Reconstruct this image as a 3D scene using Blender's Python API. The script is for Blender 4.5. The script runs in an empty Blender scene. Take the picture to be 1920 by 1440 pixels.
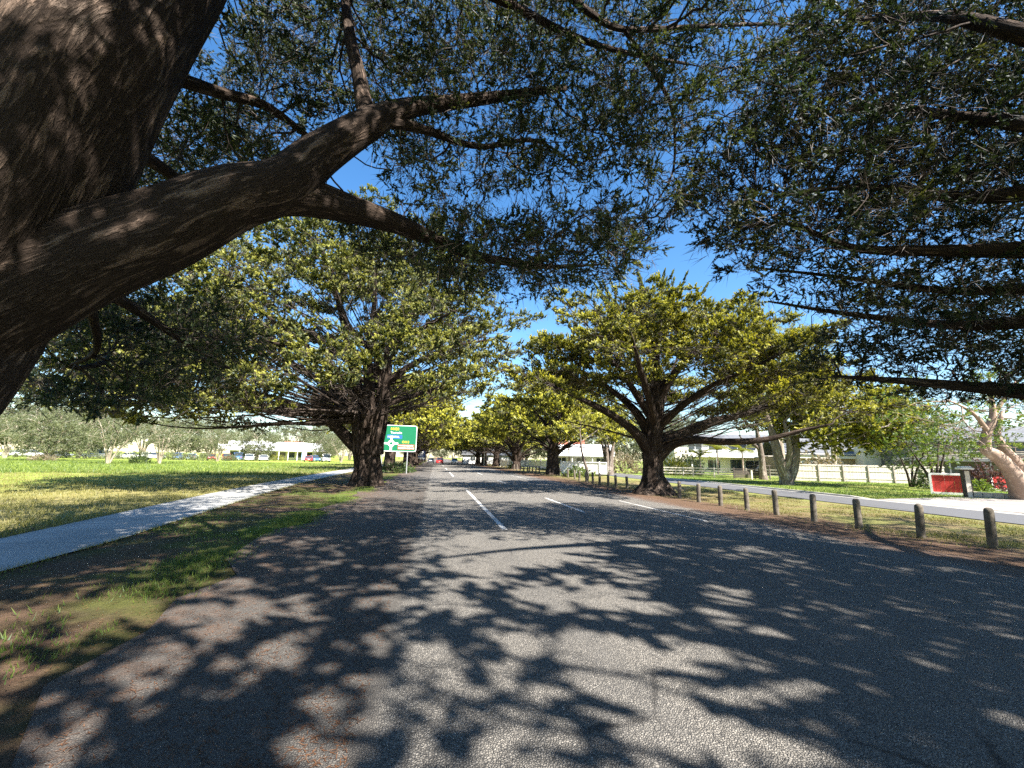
import bpy, bmesh, math, random
import numpy as np
from mathutils import Vector, Matrix

R = math.radians
rng = np.random.default_rng(11)
random.seed(5)
scene = bpy.context.scene
COL = scene.collection

# ------------------------------------------------------------------ camera
EYE = np.array([0.0, 0.0, 1.7])
FPX = 800.0                                  # focal length in pixels of a 1920 wide picture
PITCH, YAW, ROLL = R(9.93), R(9.92), R(1.1)
fw = np.array([math.sin(YAW) * math.cos(PITCH), math.cos(YAW) * math.cos(PITCH), math.sin(PITCH)])
rt0 = np.array([math.cos(YAW), -math.sin(YAW), 0.0])
up0 = np.cross(rt0, fw)
rt = math.cos(ROLL) * rt0 + math.sin(ROLL) * up0
upv = -math.sin(ROLL) * rt0 + math.cos(ROLL) * up0
cam_data = bpy.data.cameras.new("camera")
cam_data.sensor_width = 36.0
cam_data.lens = 36.0 * FPX / 1920.0
cam_data.clip_start = 0.05
cam_data.clip_end = 6000.0
cam = bpy.data.objects.new("camera", cam_data)
COL.objects.link(cam)
M = Matrix.Identity(4)
for i in range(3):
    M[i][0], M[i][1], M[i][2], M[i][3] = rt[i], upv[i], -fw[i], EYE[i]
cam.matrix_world = M
scene.camera = cam

# ------------------------------------------------------------------ sky, sun, exposure
SUN_EL = R(46.0)
SUN_AZ = np.array([0.55, -0.83]); SUN_AZ = SUN_AZ / np.linalg.norm(SUN_AZ)   # towards the sun: right and behind
world = bpy.data.worlds.new("World")
scene.world = world
world.use_nodes = True
wnt = world.node_tree
for n in list(wnt.nodes):
    wnt.nodes.remove(n)
wo = wnt.nodes.new("ShaderNodeOutputWorld")
wb = wnt.nodes.new("ShaderNodeBackground")
ws = wnt.nodes.new("ShaderNodeTexSky")
ws.sky_type = 'NISHITA'
ws.sun_disc = False
ws.sun_elevation = SUN_EL
ws.sun_rotation = math.atan2(SUN_AZ[0], SUN_AZ[1])
ws.altitude = 10.0
ws.air_density = 1.0
ws.dust_density = 0.35
ws.ozone_density = 1.2
wb.inputs['Strength'].default_value = 0.078
wh = wnt.nodes.new("ShaderNodeHueSaturation")
wh.inputs['Saturation'].default_value = 1.30
wnt.links.new(ws.outputs[0], wh.inputs['Color'])
wnt.links.new(wh.outputs[0], wb.inputs[0])
wnt.links.new(wb.outputs[0], wo.inputs[0])

sun_d = bpy.data.lights.new("sun", 'SUN')
sun_d.energy = 5.0
sun_d.angle = R(0.6)
sun_d.color = (1.0, 0.945, 0.86)
sun = bpy.data.objects.new("sun", sun_d)
COL.objects.link(sun)
to_sun = Vector((SUN_AZ[0] * math.cos(SUN_EL), SUN_AZ[1] * math.cos(SUN_EL), math.sin(SUN_EL)))
sun.rotation_euler = to_sun.to_track_quat('Z', 'Y').to_euler()
sun.location = to_sun * 60

scene.view_settings.view_transform = 'Standard'
scene.view_settings.look = 'None'
scene.view_settings.gamma = 1.0
scene.view_settings.exposure = 2.0
scene.view_settings.use_curve_mapping = False
scene.cycles.max_bounces = 6
scene.cycles.diffuse_bounces = 4
scene.cycles.glossy_bounces = 2
scene.cycles.transmission_bounces = 4
scene.cycles.use_denoising = False
scene.cycles.sample_clamp_indirect = 4.0


def ray(px, py):
    return fw + rt * ((px - 960.0) / FPX) + upv * ((720.0 - py) / FPX)


def spot(px, py, dep):
    """point seen at a photograph pixel at a given distance along the view axis"""
    return EYE + ray(px, py) * dep


def gnd(px, py, z=0.0):
    d = ray(px, py)
    return EYE + d * ((z - EYE[2]) / d[2])


def pix(P):
    d = np.asarray(P) - EYE
    z = d @ fw
    z = np.where(np.abs(z) < 1e-6, 1e-6, z)
    return 960 + FPX * (d @ rt) / z, 720 - FPX * (d @ upv) / z, z


# ------------------------------------------------------------------ object helpers
def link(o, parent=None):
    COL.objects.link(o)
    if parent is not None:
        o.parent = parent
    return o


def tag(o, label=None, cat=None, group=None, kind=None):
    if label: o['label'] = label
    if cat: o['category'] = cat
    if group: o['group'] = group
    if kind: o['kind'] = kind
    return o


def thing(name, label, cat, loc=(0, 0, 0), rz=0.0, group=None):
    o = bpy.data.objects.new(name, None)
    o.empty_display_size = 0.3
    o.location = loc
    o.rotation_euler = (0, 0, rz)
    COL.objects.link(o)
    return tag(o, label, cat, group)


def copy_tree(o, parent=None):
    c = o.copy()
    COL.objects.link(c)
    c.parent = parent
    for ch in list(o.children):
        copy_tree(ch, c)
    return c


def mesh_np(name, V, polys, mat, parent=None, smooth=False, attrs=None):
    """one mesh object from numpy vertices and a list of (n,k) face arrays"""
    me = bpy.data.meshes.new(name)
    V = np.ascontiguousarray(V, dtype=np.float32)
    me.vertices.add(len(V))
    me.vertices.foreach_set("co", V.ravel())
    loops = np.concatenate([np.asarray(p, dtype=np.int32).ravel() for p in polys])
    sizes = np.concatenate([np.full(len(p), np.asarray(p).shape[1], dtype=np.int32) for p in polys])
    starts = np.concatenate([[0], np.cumsum(sizes)[:-1]]).astype(np.int32)
    me.loops.add(len(loops))
    me.loops.foreach_set("vertex_index", loops)
    me.polygons.add(len(sizes))
    me.polygons.foreach_set("loop_start", starts)
    me.polygons.foreach_set("use_smooth", np.full(len(sizes), smooth))
    me.update(calc_edges=True)
    for k, a in (attrs or {}).items():
        a = np.asarray(a, dtype=np.float32)
        if a.ndim == 1:
            at = me.attributes.new(k, 'FLOAT', 'POINT'); at.data.foreach_set("value", a)
        else:
            at = me.attributes.new(k, 'FLOAT_VECTOR', 'POINT'); at.data.foreach_set("vector", a.ravel())
    me.materials.append(mat)
    o = bpy.data.objects.new(name, me)
    return link(o, parent)


def bm_obj(name, bm, mat, parent=None, loc=(0, 0, 0), rot=(0, 0, 0), smooth=False):
    me = bpy.data.meshes.new(name)
    bm.to_mesh(me); bm.free()
    if smooth:
        for p in me.polygons: p.use_smooth = True
    for m in (mat if isinstance(mat, (list, tuple)) else [mat]):
        me.materials.append(m)
    o = bpy.data.objects.new(name, me)
    o.location = loc; o.rotation_euler = rot
    return link(o, parent)


def add_box(bm, c, s, bevel=0.0, rot=None):
    r = bmesh.ops.create_cube(bm, size=1.0)
    vs = r['verts']
    bmesh.ops.scale(bm, vec=s, verts=vs)
    if bevel > 0:
        es = list({e for v in vs for e in v.link_edges})
        b = bmesh.ops.bevel(bm, geom=es, offset=bevel, segments=1, affect='EDGES', profile=0.7)
        vs = list({v for f in b['faces'] for v in f.verts} | {v for v in vs if v.is_valid})
    if rot is not None:
        bmesh.ops.rotate(bm, cent=(0, 0, 0), matrix=rot, verts=vs)
    bmesh.ops.translate(bm, vec=c, verts=vs)
    return vs


def box(name, c, s, mat, parent=None, bevel=0.0, rot=(0, 0, 0)):
    """box object with its own origin at c (parent space)"""
    bm = bmesh.new()
    add_box(bm, (0, 0, 0), s, bevel)
    return bm_obj(name, bm, mat, parent, c, rot)


def add_cyl(bm, p0, p1, r0, r1=None, seg=10, caps=True):
    p0, p1 = Vector(p0), Vector(p1)
    d = p1 - p0
    m = Matrix.Translation((p0 + p1) / 2) @ d.to_track_quat('Z', 'Y').to_matrix().to_4x4()
    bmesh.ops.create_cone(bm, cap_ends=caps, segments=seg, radius1=r0, radius2=r0 if r1 is None else r1, depth=d.length, matrix=m)


def cyl(name, p0, p1, r0, mat, parent=None, r1=None, seg=10):
    bm = bmesh.new()
    add_cyl(bm, p0, p1, r0, r1, seg)
    return bm_obj(name, bm, mat, parent, smooth=False)


# ------------------------------------------------------------------ materials
class NT:
    def __init__(self, name):
        self.m = bpy.data.materials.new(name)
        self.m.use_nodes = True
        self.t = self.m.node_tree
        for n in list(self.t.nodes):
            self.t.nodes.remove(n)
        self.out = self.t.nodes.new("ShaderNodeOutputMaterial")

    def n(self, typ, ins=None, **props):
        nd = self.t.nodes.new("ShaderNode" + typ)
        for k, v in props.items():
            setattr(nd, k, v)
        for k, v in (ins or {}).items():
            self.set(nd.inputs[k], v)
        return nd

    def set(self, sock, v):
        if isinstance(v, bpy.types.NodeSocket):
            self.t.links.new(v, sock)
        elif hasattr(v, 'outputs'):
            self.t.links.new(v.outputs[0], sock)
        else:
            if sock.type == 'RGBA' and len(v) == 3:
                v = (*v, 1.0)
            sock.default_value = v

    def math(self, op, a, b=None, clamp=False):
        nd = self.n("Math", {0: a}, operation=op, use_clamp=clamp)
        if b is not None: self.set(nd.inputs[1], b)
        return nd.outputs[0]

    def mix(self, f, a, b, blend='MIX'):
        nd = self.n("Mix", data_type='RGBA', blend_type=blend)
        self.set(nd.inputs[0], f); self.set(nd.inputs[6], a); self.set(nd.inputs[7], b)
        return nd.outputs[2]

    def step(self, v, lo, hi, a=0.0, b=1.0):
        nd = self.n("MapRange", {0: v, 1: lo, 2: hi, 3: a, 4: b}, interpolation_type='SMOOTHSTEP')
        return nd.outputs[0]

    def noise(self, vec, scale, detail=4.0, rough=0.55, dist=0.0):
        nd = self.n("TexNoise", {'Vector': vec, 'Scale': scale, 'Detail': detail, 'Roughness': rough, 'Distortion': dist})
        return nd.outputs[0]

    def pos(self):
        return self.n("NewGeometry").outputs['Position']

    def bsdf(self, col, rough=0.8, bump=None, bstr=0.4, bdist=0.01, spec=0.3, metal=0.0, **kw):
        p = self.n("BsdfPrincipled")
        self.set(p.inputs['Base Color'], col)
        self.set(p.inputs['Roughness'], rough)
        self.set(p.inputs['Specular IOR Level'], spec)
        self.set(p.inputs['Metallic'], metal)
        for k, v in kw.items(): self.set(p.inputs[k], v)
        if bump is not None:
            b = self.n("Bump", {'Strength': bstr, 'Distance': bdist, 'Height': bump})
            self.set(p.inputs['Normal'], b.outputs[0])
        self.set(self.out.inputs[0], p.outputs[0])
        return self.m


def plain(name, col, rough=0.6, var=0.18, scale=6.0, spec=0.3, metal=0.0, bump=0.15):
    g = NT(name)
    oc = g.n("TexCoord").outputs['Object']
    nz = g.noise(oc, scale, 5.0, 0.6)
    c2 = tuple(c * (1 - var) for c in col); c3 = tuple(min(1, c * (1 + var * 0.6)) for c in col)
    return g.bsdf(g.mix(g.step(nz, 0.3, 0.7), c2, c3), rough, g.noise(oc, scale * 9, 3), bump, 0.004, spec, metal)


def foliage_mat(name, dark, mid, tipc, tip_amt=0.8, trans=0.35, tcol=1.0, tip_lo=0.45, tip_add=0.3):
    g = NT(name)
    tint = g.n("Attribute", attribute_name="tint").outputs['Fac']
    tip = g.n("Attribute", attribute_name="tip").outputs['Fac']
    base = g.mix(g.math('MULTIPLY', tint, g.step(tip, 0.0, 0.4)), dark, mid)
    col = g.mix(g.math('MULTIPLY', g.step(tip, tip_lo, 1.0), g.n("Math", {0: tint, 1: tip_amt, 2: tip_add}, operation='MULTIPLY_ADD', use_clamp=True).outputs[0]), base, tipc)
    d = g.n("BsdfDiffuse", {'Color': col, 'Roughness': 0.6})
    t = g.n("BsdfTranslucent", {'Color': g.mix(1.0, col, (1.25 * tcol, 1.2 * tcol, 0.6 * tcol), 'MULTIPLY')})
    mx = g.n("MixShader", {0: trans, 1: d.outputs[0], 2: t.outputs[0]})
    gl = g.n("BsdfGlossy", {'Color': (0.8, 0.85, 0.9), 'Roughness': 0.55})
    fr = g.n("MixShader", {0: 0.03, 1: mx.outputs[0], 2: gl.outputs[0]})
    g.set(g.out.inputs[0], fr.outputs[0])
    return g.m


def bark_mat(name, c_lo, c_hi, c_patch=None, sx=9.0, sz=1.6, bstr=0.9, bdist=0.03):
    """fibrous bark: sharp fissures running along the stem (attribute bk = stem coordinates)"""
    g = NT(name)
    bk = g.n("Attribute", attribute_name="bk").outputs['Vector']
    def ridged(k, kz, det, dist):
        n_ = g.noise(g.n("Mapping", {'Vector': bk, 'Scale': (sx * k, sx * k, sz * kz)}).outputs[0], 1.0, det, 0.6, dist)
        return g.math('ABSOLUTE', g.math('MULTIPLY', g.math('SUBTRACT', n_, 0.5), 4.0))
    r1 = ridged(0.55, 0.8, 5.0, 0.8)
    r2 = ridged(1.7, 2.2, 4.0, 0.5)
    fin = g.noise(g.n("Mapping", {'Vector': bk, 'Scale': (sx * 6, sx * 6, sz * 7)}).outputs[0], 1.0, 4.0, 0.65)
    h = g.math('ADD', g.math('MULTIPLY', g.step(r1, 0.0, 0.75), 0.7), g.math('MULTIPLY', g.step(r2, 0.0, 0.6), 0.35))
    h = g.math('ADD', h, g.math('MULTIPLY', fin, 0.3))
    col = g.mix(g.step(h, 0.35, 1.15), c_lo, c_hi)
    if c_patch:
        pn = g.noise(bk, 1.7, 4.0, 0.65)
        col = g.mix(g.math('MULTIPLY', g.step(pn, 0.50, 0.70), g.math('MULTIPLY', g.step(r1, 0.1, 0.6), 0.6)), col, c_patch)
    return g.bsdf(col, 0.92, h, bstr, bdist, 0.12)

# ------------------------------------------------------------------ surface materials
def ground_material():
    g = NT("ground_earth")
    P = g.pos()
    sx = g.n("SeparateXYZ", {0: P})
    X, Y = sx.outputs[0], sx.outputs[1]
    big = g.noise(P, 0.16, 4.0)
    med = g.noise(P, 0.9, 5.0, 0.6)
    fine = g.noise(P, 14.0, 5.0, 0.65)
    vfine = g.noise(P, 70.0, 3.0, 0.7)
    grass = g.mix(fine, (0.055, 0.082, 0.016), (0.14, 0.165, 0.035))
    dry = g.mix(fine, (0.20, 0.165, 0.07), (0.36, 0.30, 0.14))
    lit = g.mix(fine, (0.050, 0.033, 0.023), (0.150, 0.095, 0.062))
    lit = g.mix(g.math('MULTIPLY', g.step(vfine, 0.45, 0.7), 0.6), lit, (0.21, 0.135, 0.09))
    soil = g.mix(fine, (0.035, 0.027, 0.018), (0.075, 0.055, 0.036))
    # left field: a dry yellow band beside the path, greener further out
    xw = g.math('ADD', X, g.math('MULTIPLY', g.math('SUBTRACT', big, 0.5), 9.0))
    fieldc = g.mix(g.step(xw, -24.0, -13.0), g.mix(med, (0.17, 0.25, 0.038), (0.28, 0.32, 0.06)), g.mix(med, (0.22, 0.21, 0.07), dry))
    fieldc = g.mix(g.math('MULTIPLY', g.step(med, 0.52, 0.66), 0.55), fieldc, dry)
    # verge between path and road
    dm = g.math('ADD', X, g.math('MULTIPLY', g.math('SUBTRACT', med, 0.5), 2.2))
    strip = g.math('MULTIPLY', g.step(dm, -4.6, -3.9), g.math('SUBTRACT', 1.0, g.step(dm, -3.2, -2.7)))
    strip = g.math('MULTIPLY', strip, g.step(g.math('ADD', Y, g.math('MULTIPLY', med, 6.0)), 7.0, 14.0))
    vm = g.noise(P, 0.55, 4.0, 0.6)
    verge = g.mix(g.step(vm, 0.42, 0.60), lit, g.mix(fine, (0.05, 0.052, 0.016), (0.105, 0.095, 0.035)))
    verge = g.mix(g.math('MULTIPLY', g.step(g.noise(P, 1.7, 3.0), 0.5, 0.68), 0.6), verge, soil)
    verge = g.mix(g.math('MULTIPLY', strip, g.step(vm, 0.36, 0.52)), verge, grass)
    left = g.mix(g.step(dm, -9.4, -8.0), fieldc, verge)
    # right verge: litter by the road, worn lawn beyond
    xr = g.math('ADD', X, g.math('ADD', g.math('MULTIPLY', g.math('SUBTRACT', med, 0.5), 4.4), g.math('MULTIPLY', g.math('SUBTRACT', fine, 0.5), 2.0)))
    lawn = g.mix(g.step(big, 0.42, 0.62), g.mix(fine, (0.12, 0.19, 0.03), (0.21, 0.27, 0.05)), g.mix(fine, (0.19, 0.21, 0.055), (0.29, 0.27, 0.09)))
    worn = g.mix(g.step(vm, 0.44, 0.58), g.mix(0.5, dry, lit), g.mix(0.4, grass, dry))
    rv = g.mix(g.step(xr, 11.4, 13.4), lit, worn)
    rv = g.mix(g.step(xr, 16.5, 20.5), rv, lawn)
    col = g.mix(g.step(X, -1.0, 4.0), left, rv)
    h = g.math('ADD', g.math('MULTIPLY', fine, 0.8), g.math('MULTIPLY', vfine, 0.5))
    return g.bsdf(col, 0.95, h, 0.9, 0.05, 0.1)


def road_material():
    g = NT("chip_seal_asphalt")
    P = g.pos()
    sx = g.n("SeparateXYZ", {0: P})
    X = sx.outputs[0]
    vo = g.n("TexVoronoi", {'Vector': P, 'Scale': 62.0, 'Randomness': 1.0}, feature='F1')
    chip = g.n("TexVoronoi", {'Vector': P, 'Scale': 62.0, 'Randomness': 1.0}, feature='DISTANCE_TO_EDGE').outputs[0]
    cc = g.n("SeparateColor", {0: vo.outputs['Color']}).outputs[0]
    pit = g.noise(P, 38.0, 3.0, 0.6)
    med = g.noise(P, 0.7, 5.0, 0.6)
    lng = g.noise(g.n("Mapping", {'Vector': P, 'Scale': (1.1, 0.05, 1.0)}).outputs[0], 1.0, 4.0)
    stone = g.mix(cc, (0.14, 0.13, 0.115), (0.29, 0.267, 0.235))
    col = g.mix(g.step(chip, 0.0, 0.16), (0.045, 0.043, 0.042), stone)
    col = g.mix(g.math('MULTIPLY', g.step(pit, 0.56, 0.66), 0.75), col, (0.035, 0.034, 0.034))
    col = g.mix(g.math('MULTIPLY', g.step(lng, 0.42, 0.70), 0.35), col, (0.10, 0.097, 0.094))
    crk = g.n("TexVoronoi", {'Vector': g.n("Mapping", {'Vector': P, 'Scale': (1.0, 0.45, 1.0)}).outputs[0], 'Scale': 0.55, 'Randomness': 1.0}, feature='DISTANCE_TO_EDGE').outputs[0]
    cn = g.noise(P, 0.35, 3.0)
    crm = g.math('MULTIPLY', g.math('SUBTRACT', 1.0, g.step(g.math('ADD', crk, g.math('MULTIPLY', g.math('SUBTRACT', g.noise(P, 9.0, 4.0, 0.7), 0.5), 0.03)), 0.0, 0.012)), g.step(cn, 0.5, 0.6))
    col = g.mix(g.math('MULTIPLY', crm, 0.8), col, (0.03, 0.028, 0.027))
    blot = g.noise(P, 1.9, 5.0, 0.7)
    col = g.mix(g.math('MULTIPLY', g.step(blot, 0.55, 0.72), 0.3), col, (0.075, 0.072, 0.07))
    # old shoulder on the left: darker seal with drifted needles
    dm = g.math('ADD', X, g.math('MULTIPLY', g.math('SUBTRACT', med, 0.5), 0.5))
    sh = g.math('SUBTRACT', 1.0, g.step(dm, -0.38, -0.22))
    old = g.mix(0.55, col, (0.060, 0.052, 0.046))
    col = g.mix(sh, col, old)
    nd = g.noise(g.n("Mapping", {'Vector': P, 'Scale': (26.0, 60.0, 20.0)}).outputs[0], 1.0, 3.0, 0.7)
    lit = g.mix(nd, (0.060, 0.036, 0.025), (0.20, 0.118, 0.074))
    d2 = g.math('ADD', X, g.math('MULTIPLY', g.math('SUBTRACT', g.noise(P, 1.1, 6.0, 0.7), 0.5), 4.6))
    lm = g.math('SUBTRACT', 1.0, g.step(d2, -3.6, -1.2))
    lm = g.math('MULTIPLY', lm, g.step(g.math('ADD', g.math('MULTIPLY', nd, 0.5), g.noise(P, 4.2, 5.0, 0.7)), 0.58, 0.92))
    rm = g.math('MULTIPLY', g.step(g.math('ADD', X, g.math('MULTIPLY', g.math('SUBTRACT', g.noise(P, 1.6, 5.0, 0.65), 0.5), 1.8)), 8.7, 9.7), 0.85)
    col = g.mix(g.math('MAXIMUM', lm, rm), col, lit)
    h = g.math('ADD', g.step(chip, 0.0, 0.3), g.math('MULTIPLY', pit, -0.8))
    return g.bsdf(col, 0.88, h, 0.75, 0.012, 0.25)


def concrete(name, a, b, sc=1.0, joint=0.0):
    g = NT(name)
    P = g.pos()
    n1 = g.noise(P, 0.8 * sc, 5.0, 0.6); n2 = g.noise(P, 40.0, 4.0, 0.6)
    col = g.mix(g.step(n1, 0.3, 0.7), a, b)
    col = g.mix(g.math('MULTIPLY', g.step(n2, 0.5, 0.75), 0.35), col, tuple(c * 0.6 for c in a))
    st = g.noise(P, 0.35, 5.0, 0.65)
    col = g.mix(g.math('MULTIPLY', g.step(st, 0.5, 0.72), 0.4), col, tuple(c * 0.55 for c in a))
    if joint:
        fy = g.math('FRACT', g.math('MULTIPLY', g.n("SeparateXYZ", {0: P}).outputs[1], 1.0 / joint))
        col = g.mix(g.math('MULTIPLY', g.math('SUBTRACT', 1.0, g.step(fy, 0.0, 0.022)), 0.75), col, (0.06, 0.058, 0.052))
    return g.bsdf(col, 0.9, n2, 0.3, 0.006, 0.2)


def paint_line():
    g = NT("worn_road_paint")
    P = g.pos()
    n1 = g.noise(P, 45.0, 4.0, 0.7); n2 = g.noise(P, 2.0, 4.0, 0.6)
    w = g.step(g.math('ADD', g.math('MULTIPLY', n1, 0.7), g.math('MULTIPLY', n2, 0.5)), 0.53, 0.72)
    return g.bsdf(g.mix(w, (0.60, 0.59, 0.56), (0.20, 0.19, 0.175)), 0.7, n1, 0.4, 0.006, 0.3)


M_GROUND = ground_material()
M_ROAD = road_material()
M_PATH = concrete("path_concrete", (0.27, 0.27, 0.262), (0.37, 0.365, 0.35), 1.0, 2.4)
M_KERB = concrete("kerb_concrete", (0.30, 0.285, 0.26), (0.42, 0.40, 0.36), 2.0)
M_DRIVE = concrete("driveway_concrete", (0.23, 0.20, 0.178), (0.32, 0.28, 0.25), 1.0, 3.1)
g = NT("service_road_asphalt"); P_ = g.pos()
M_SERV = g.bsdf(g.mix(g.noise(P_, 30.0, 4.0), (0.065, 0.065, 0.068), (0.125, 0.125, 0.13)), 0.9, g.noise(P_, 60.0, 3.0), 0.5, 0.01)
M_LINE = paint_line()

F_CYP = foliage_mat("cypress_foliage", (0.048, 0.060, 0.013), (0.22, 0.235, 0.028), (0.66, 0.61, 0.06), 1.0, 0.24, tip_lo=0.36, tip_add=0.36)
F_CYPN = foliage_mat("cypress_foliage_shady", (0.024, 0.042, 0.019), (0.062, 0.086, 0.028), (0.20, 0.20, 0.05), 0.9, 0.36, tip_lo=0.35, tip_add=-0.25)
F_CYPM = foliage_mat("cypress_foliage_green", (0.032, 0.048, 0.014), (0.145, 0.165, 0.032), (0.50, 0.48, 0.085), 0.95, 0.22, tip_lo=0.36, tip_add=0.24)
F_CYPR = foliage_mat("cypress_foliage_painted_shade", (0.014, 0.026, 0.012), (0.036, 0.050, 0.018), (0.17, 0.16, 0.04), 0.9, 0.28, tip_lo=0.35, tip_add=-0.4)  # shade of the near-right crown painted in as a darker green
F_GUM = foliage_mat("gum_foliage", (0.075, 0.095, 0.045), (0.16, 0.18, 0.085), (0.25, 0.25, 0.13), 0.6, 0.3)
F_LIME = foliage_mat("lime_foliage", (0.060, 0.11, 0.02), (0.15, 0.22, 0.035), (0.28, 0.32, 0.06), 0.6, 0.42)
F_DARKG = foliage_mat("shrub_foliage", (0.03, 0.055, 0.018), (0.075, 0.12, 0.03), (0.15, 0.20, 0.05), 0.5, 0.3)
F_PURP = foliage_mat("plum_foliage", (0.040, 0.016, 0.018), (0.10, 0.045, 0.045), (0.18, 0.09, 0.08), 0.5, 0.3)
F_DUST = foliage_mat("dusty_foliage", (0.15, 0.125, 0.08), (0.30, 0.25, 0.17), (0.38, 0.30, 0.22), 0.5, 0.3)
F_PALM = foliage_mat("palm_foliage", (0.11, 0.13, 0.02), (0.26, 0.26, 0.04), (0.42, 0.38, 0.08), 0.6, 0.4)
F_GRASS = foliage_mat("grass_blades", (0.06, 0.11, 0.015), (0.16, 0.22, 0.035), (0.27, 0.30, 0.07), 0.5, 0.35, tip_lo=0.3)
F_DRYG = foliage_mat("dry_grass_blades", (0.14, 0.14, 0.035), (0.28, 0.26, 0.075), (0.42, 0.36, 0.15), 0.7, 0.3, tip_lo=0.3)
F_TWIG = foliage_mat("bare_branchlets", (0.055, 0.042, 0.035), (0.140, 0.108, 0.088), (0.12, 0.09, 0.075), 0.3, 0.0)
F_NEED = foliage_mat("needle_litter", (0.07, 0.034, 0.018), (0.20, 0.10, 0.05), (0.28, 0.16, 0.09), 0.5, 0.05)

B_CYP = bark_mat("cypress_bark", (0.026, 0.019, 0.015), (0.125, 0.092, 0.072), (0.16, 0.13, 0.11), 14.0, 1.2)
B_CYPB = bark_mat("cypress_bark_big", (0.036, 0.026, 0.020), (0.165, 0.118, 0.090), (0.21, 0.165, 0.135), 13.0, 1.6, 1.0, 0.035)
B_TWIG = bark_mat("cypress_twigs", (0.040, 0.031, 0.025), (0.115, 0.090, 0.073), None, 6.0, 1.0, 0.3)
B_GUM = bark_mat("gum_bark", (0.27, 0.225, 0.17), (0.52, 0.46, 0.38), None, 5.0, 1.0, 0.4)
B_PAPER = bark_mat("paperbark", (0.15, 0.12, 0.10), (0.42, 0.37, 0.32), (0.30, 0.20, 0.14), 7.0, 0.9, 0.8)
B_PINK = bark_mat("smooth_pink_bark", (0.28, 0.20, 0.155), (0.46, 0.36, 0.29), (0.34, 0.29, 0.25), 3.0, 1.6, 0.4)

# ------------------------------------------------------------------ ground, road, path, service road
def sheet(name, xs, ys, zf, mat, xf=None):
    nx, ny = len(xs), len(ys)
    XX, YY = np.meshgrid(xs, ys)
    if xf is not None: XX = xf(XX, YY)
    V = np.stack([XX, YY, zf(XX, YY)], -1).reshape(-1, 3)
    i = np.arange(nx * ny).reshape(ny, nx)
    F = np.stack([i[:-1, :-1], i[:-1, 1:], i[1:, 1:], i[1:, :-1]], -1).reshape(-1, 4)
    o = mesh_np(name, V, [F], mat, smooth=True)
    return tag(o, kind='structure')


def path_c(y):
    return np.interp(y, [-20, 0, 10, 15, 20, 28, 43, 60, 90], [-6.6, -6.75, -7.05, -7.65, -8.2, -8.9, -9.5, -9.9, -10.0])


def serv_c(y):
    return np.interp(y, [-30, 0, 12, 20, 28, 40, 70, 140], [19.6, 19.6, 19.6, 19.9, 20.6, 21.2, 21.6, 21.6])


def ground_z(X, Y):
    X = np.asarray(X, float); Y = np.asarray(Y, float)
    bump = 0.05 * np.sin(X * 0.9 + 1.3) * np.sin(Y * 0.7) + 0.03 * np.sin(X * 2.3 + Y * 1.9) + 0.02 * np.sin(3.1 * X - 2.2 * Y)
    flat = np.ones_like(X)
    for c, w in ((path_c(Y), 1.5), (3.4 + 0 * Y, 7.2), (serv_c(Y), 2.8), (26.5 + 0 * Y, 4.5)):
        flat = np.minimum(flat, np.clip((np.abs(X - c) - w) / 1.2, 0, 1))
    return -0.012 + 0.8 * bump * flat * np.clip(1.2 - np.hypot(X, Y) / 160, 0, 1)


gx = np.unique(np.concatenate([[-3000, -1200, -500, -250, -160, -120], np.arange(-90, 61, 1.4), [80, 120, 160, 250, 500, 1200, 3000]]))
gy = np.unique(np.concatenate([[-3000, -800, -200, -60], np.arange(-20, 130, 1.4), [150, 180, 250, 400, 800, 1600, 4000]]))
sheet("ground", gx, gy, ground_z, M_GROUND)

ry = np.unique(np.concatenate([np.arange(-40, 60, 1.0), np.arange(60, 360, 10.0)]))
def road_z(X, Y):
    return 0.004 + 0.05 * np.clip(1 - ((X - 4.8) / 5.4) ** 2, 0, 1)
def road_x(X, Y):
    e = 0.16 * np.sin(Y * 1.1) + 0.10 * np.sin(Y * 2.7 + 1)
    return X + np.where(X < -2.9, e * 1.6 + 1.15 * np.clip((8 - Y) / 5, 0, 1), 0) + np.where((X < -2) & (X > -2.9), 0.9 * np.clip((8 - Y) / 5, 0, 1), 0) + np.where(X > 9.8, e, 0)
sheet("road", np.array([-3.3, -2.4, -1.2, -0.3, 0.8, 2, 3.4, 4.8, 6, 7.4, 8.6, 9.4, 9.9]), ry, road_z, M_ROAD, road_x)
sheet("footpath", np.linspace(-1.06, 1.06, 5), np.arange(-20, 90, 1.0), lambda X, Y: 0.010 + 0 * X, M_PATH, lambda X, Y: X + path_c(Y))
sheet("service_road", np.linspace(-1.75, 1.75, 5), np.arange(-30, 140, 1.0), lambda X, Y: 0.012 + 0 * X, M_SERV, lambda X, Y: X + serv_c(Y))
# gutter and low kerb along the far side of the service road
def kerb_sheet():
    ys = np.arange(-30, 140, 1.0)
    prof = [(1.72, 0.016), (2.02, 0.010), (2.08, 0.10), (2.22, 0.105), (2.24, -0.02)]
    V = np.array([[serv_c(y) + dx, y, dz * (0.35 if (12.2 < y < 19.2 and dz > 0.05) else 1.0)] for y in ys for dx, dz in prof])
    n = len(prof); i = np.arange(len(V)).reshape(-1, n)
    F = np.stack([i[:-1, :-1], i[:-1, 1:], i[1:, 1:], i[1:, :-1]], -1).reshape(-1, 4)
    tag(mesh_np("kerb", V, [F], M_KERB), kind='structure')
kerb_sheet()
dv = np.array([[21.95, 12.4, .045], [21.95, 18.6, .045], [31.2, 20.6, .03], [40, 20.0, .03], [40, 12.0, .03], [31, 12.4, .03]])
tag(mesh_np("driveway", dv, [np.array([[0, 5, 2, 1]]), np.array([[5, 4, 3, 2]])], M_DRIVE), kind='structure')

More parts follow.
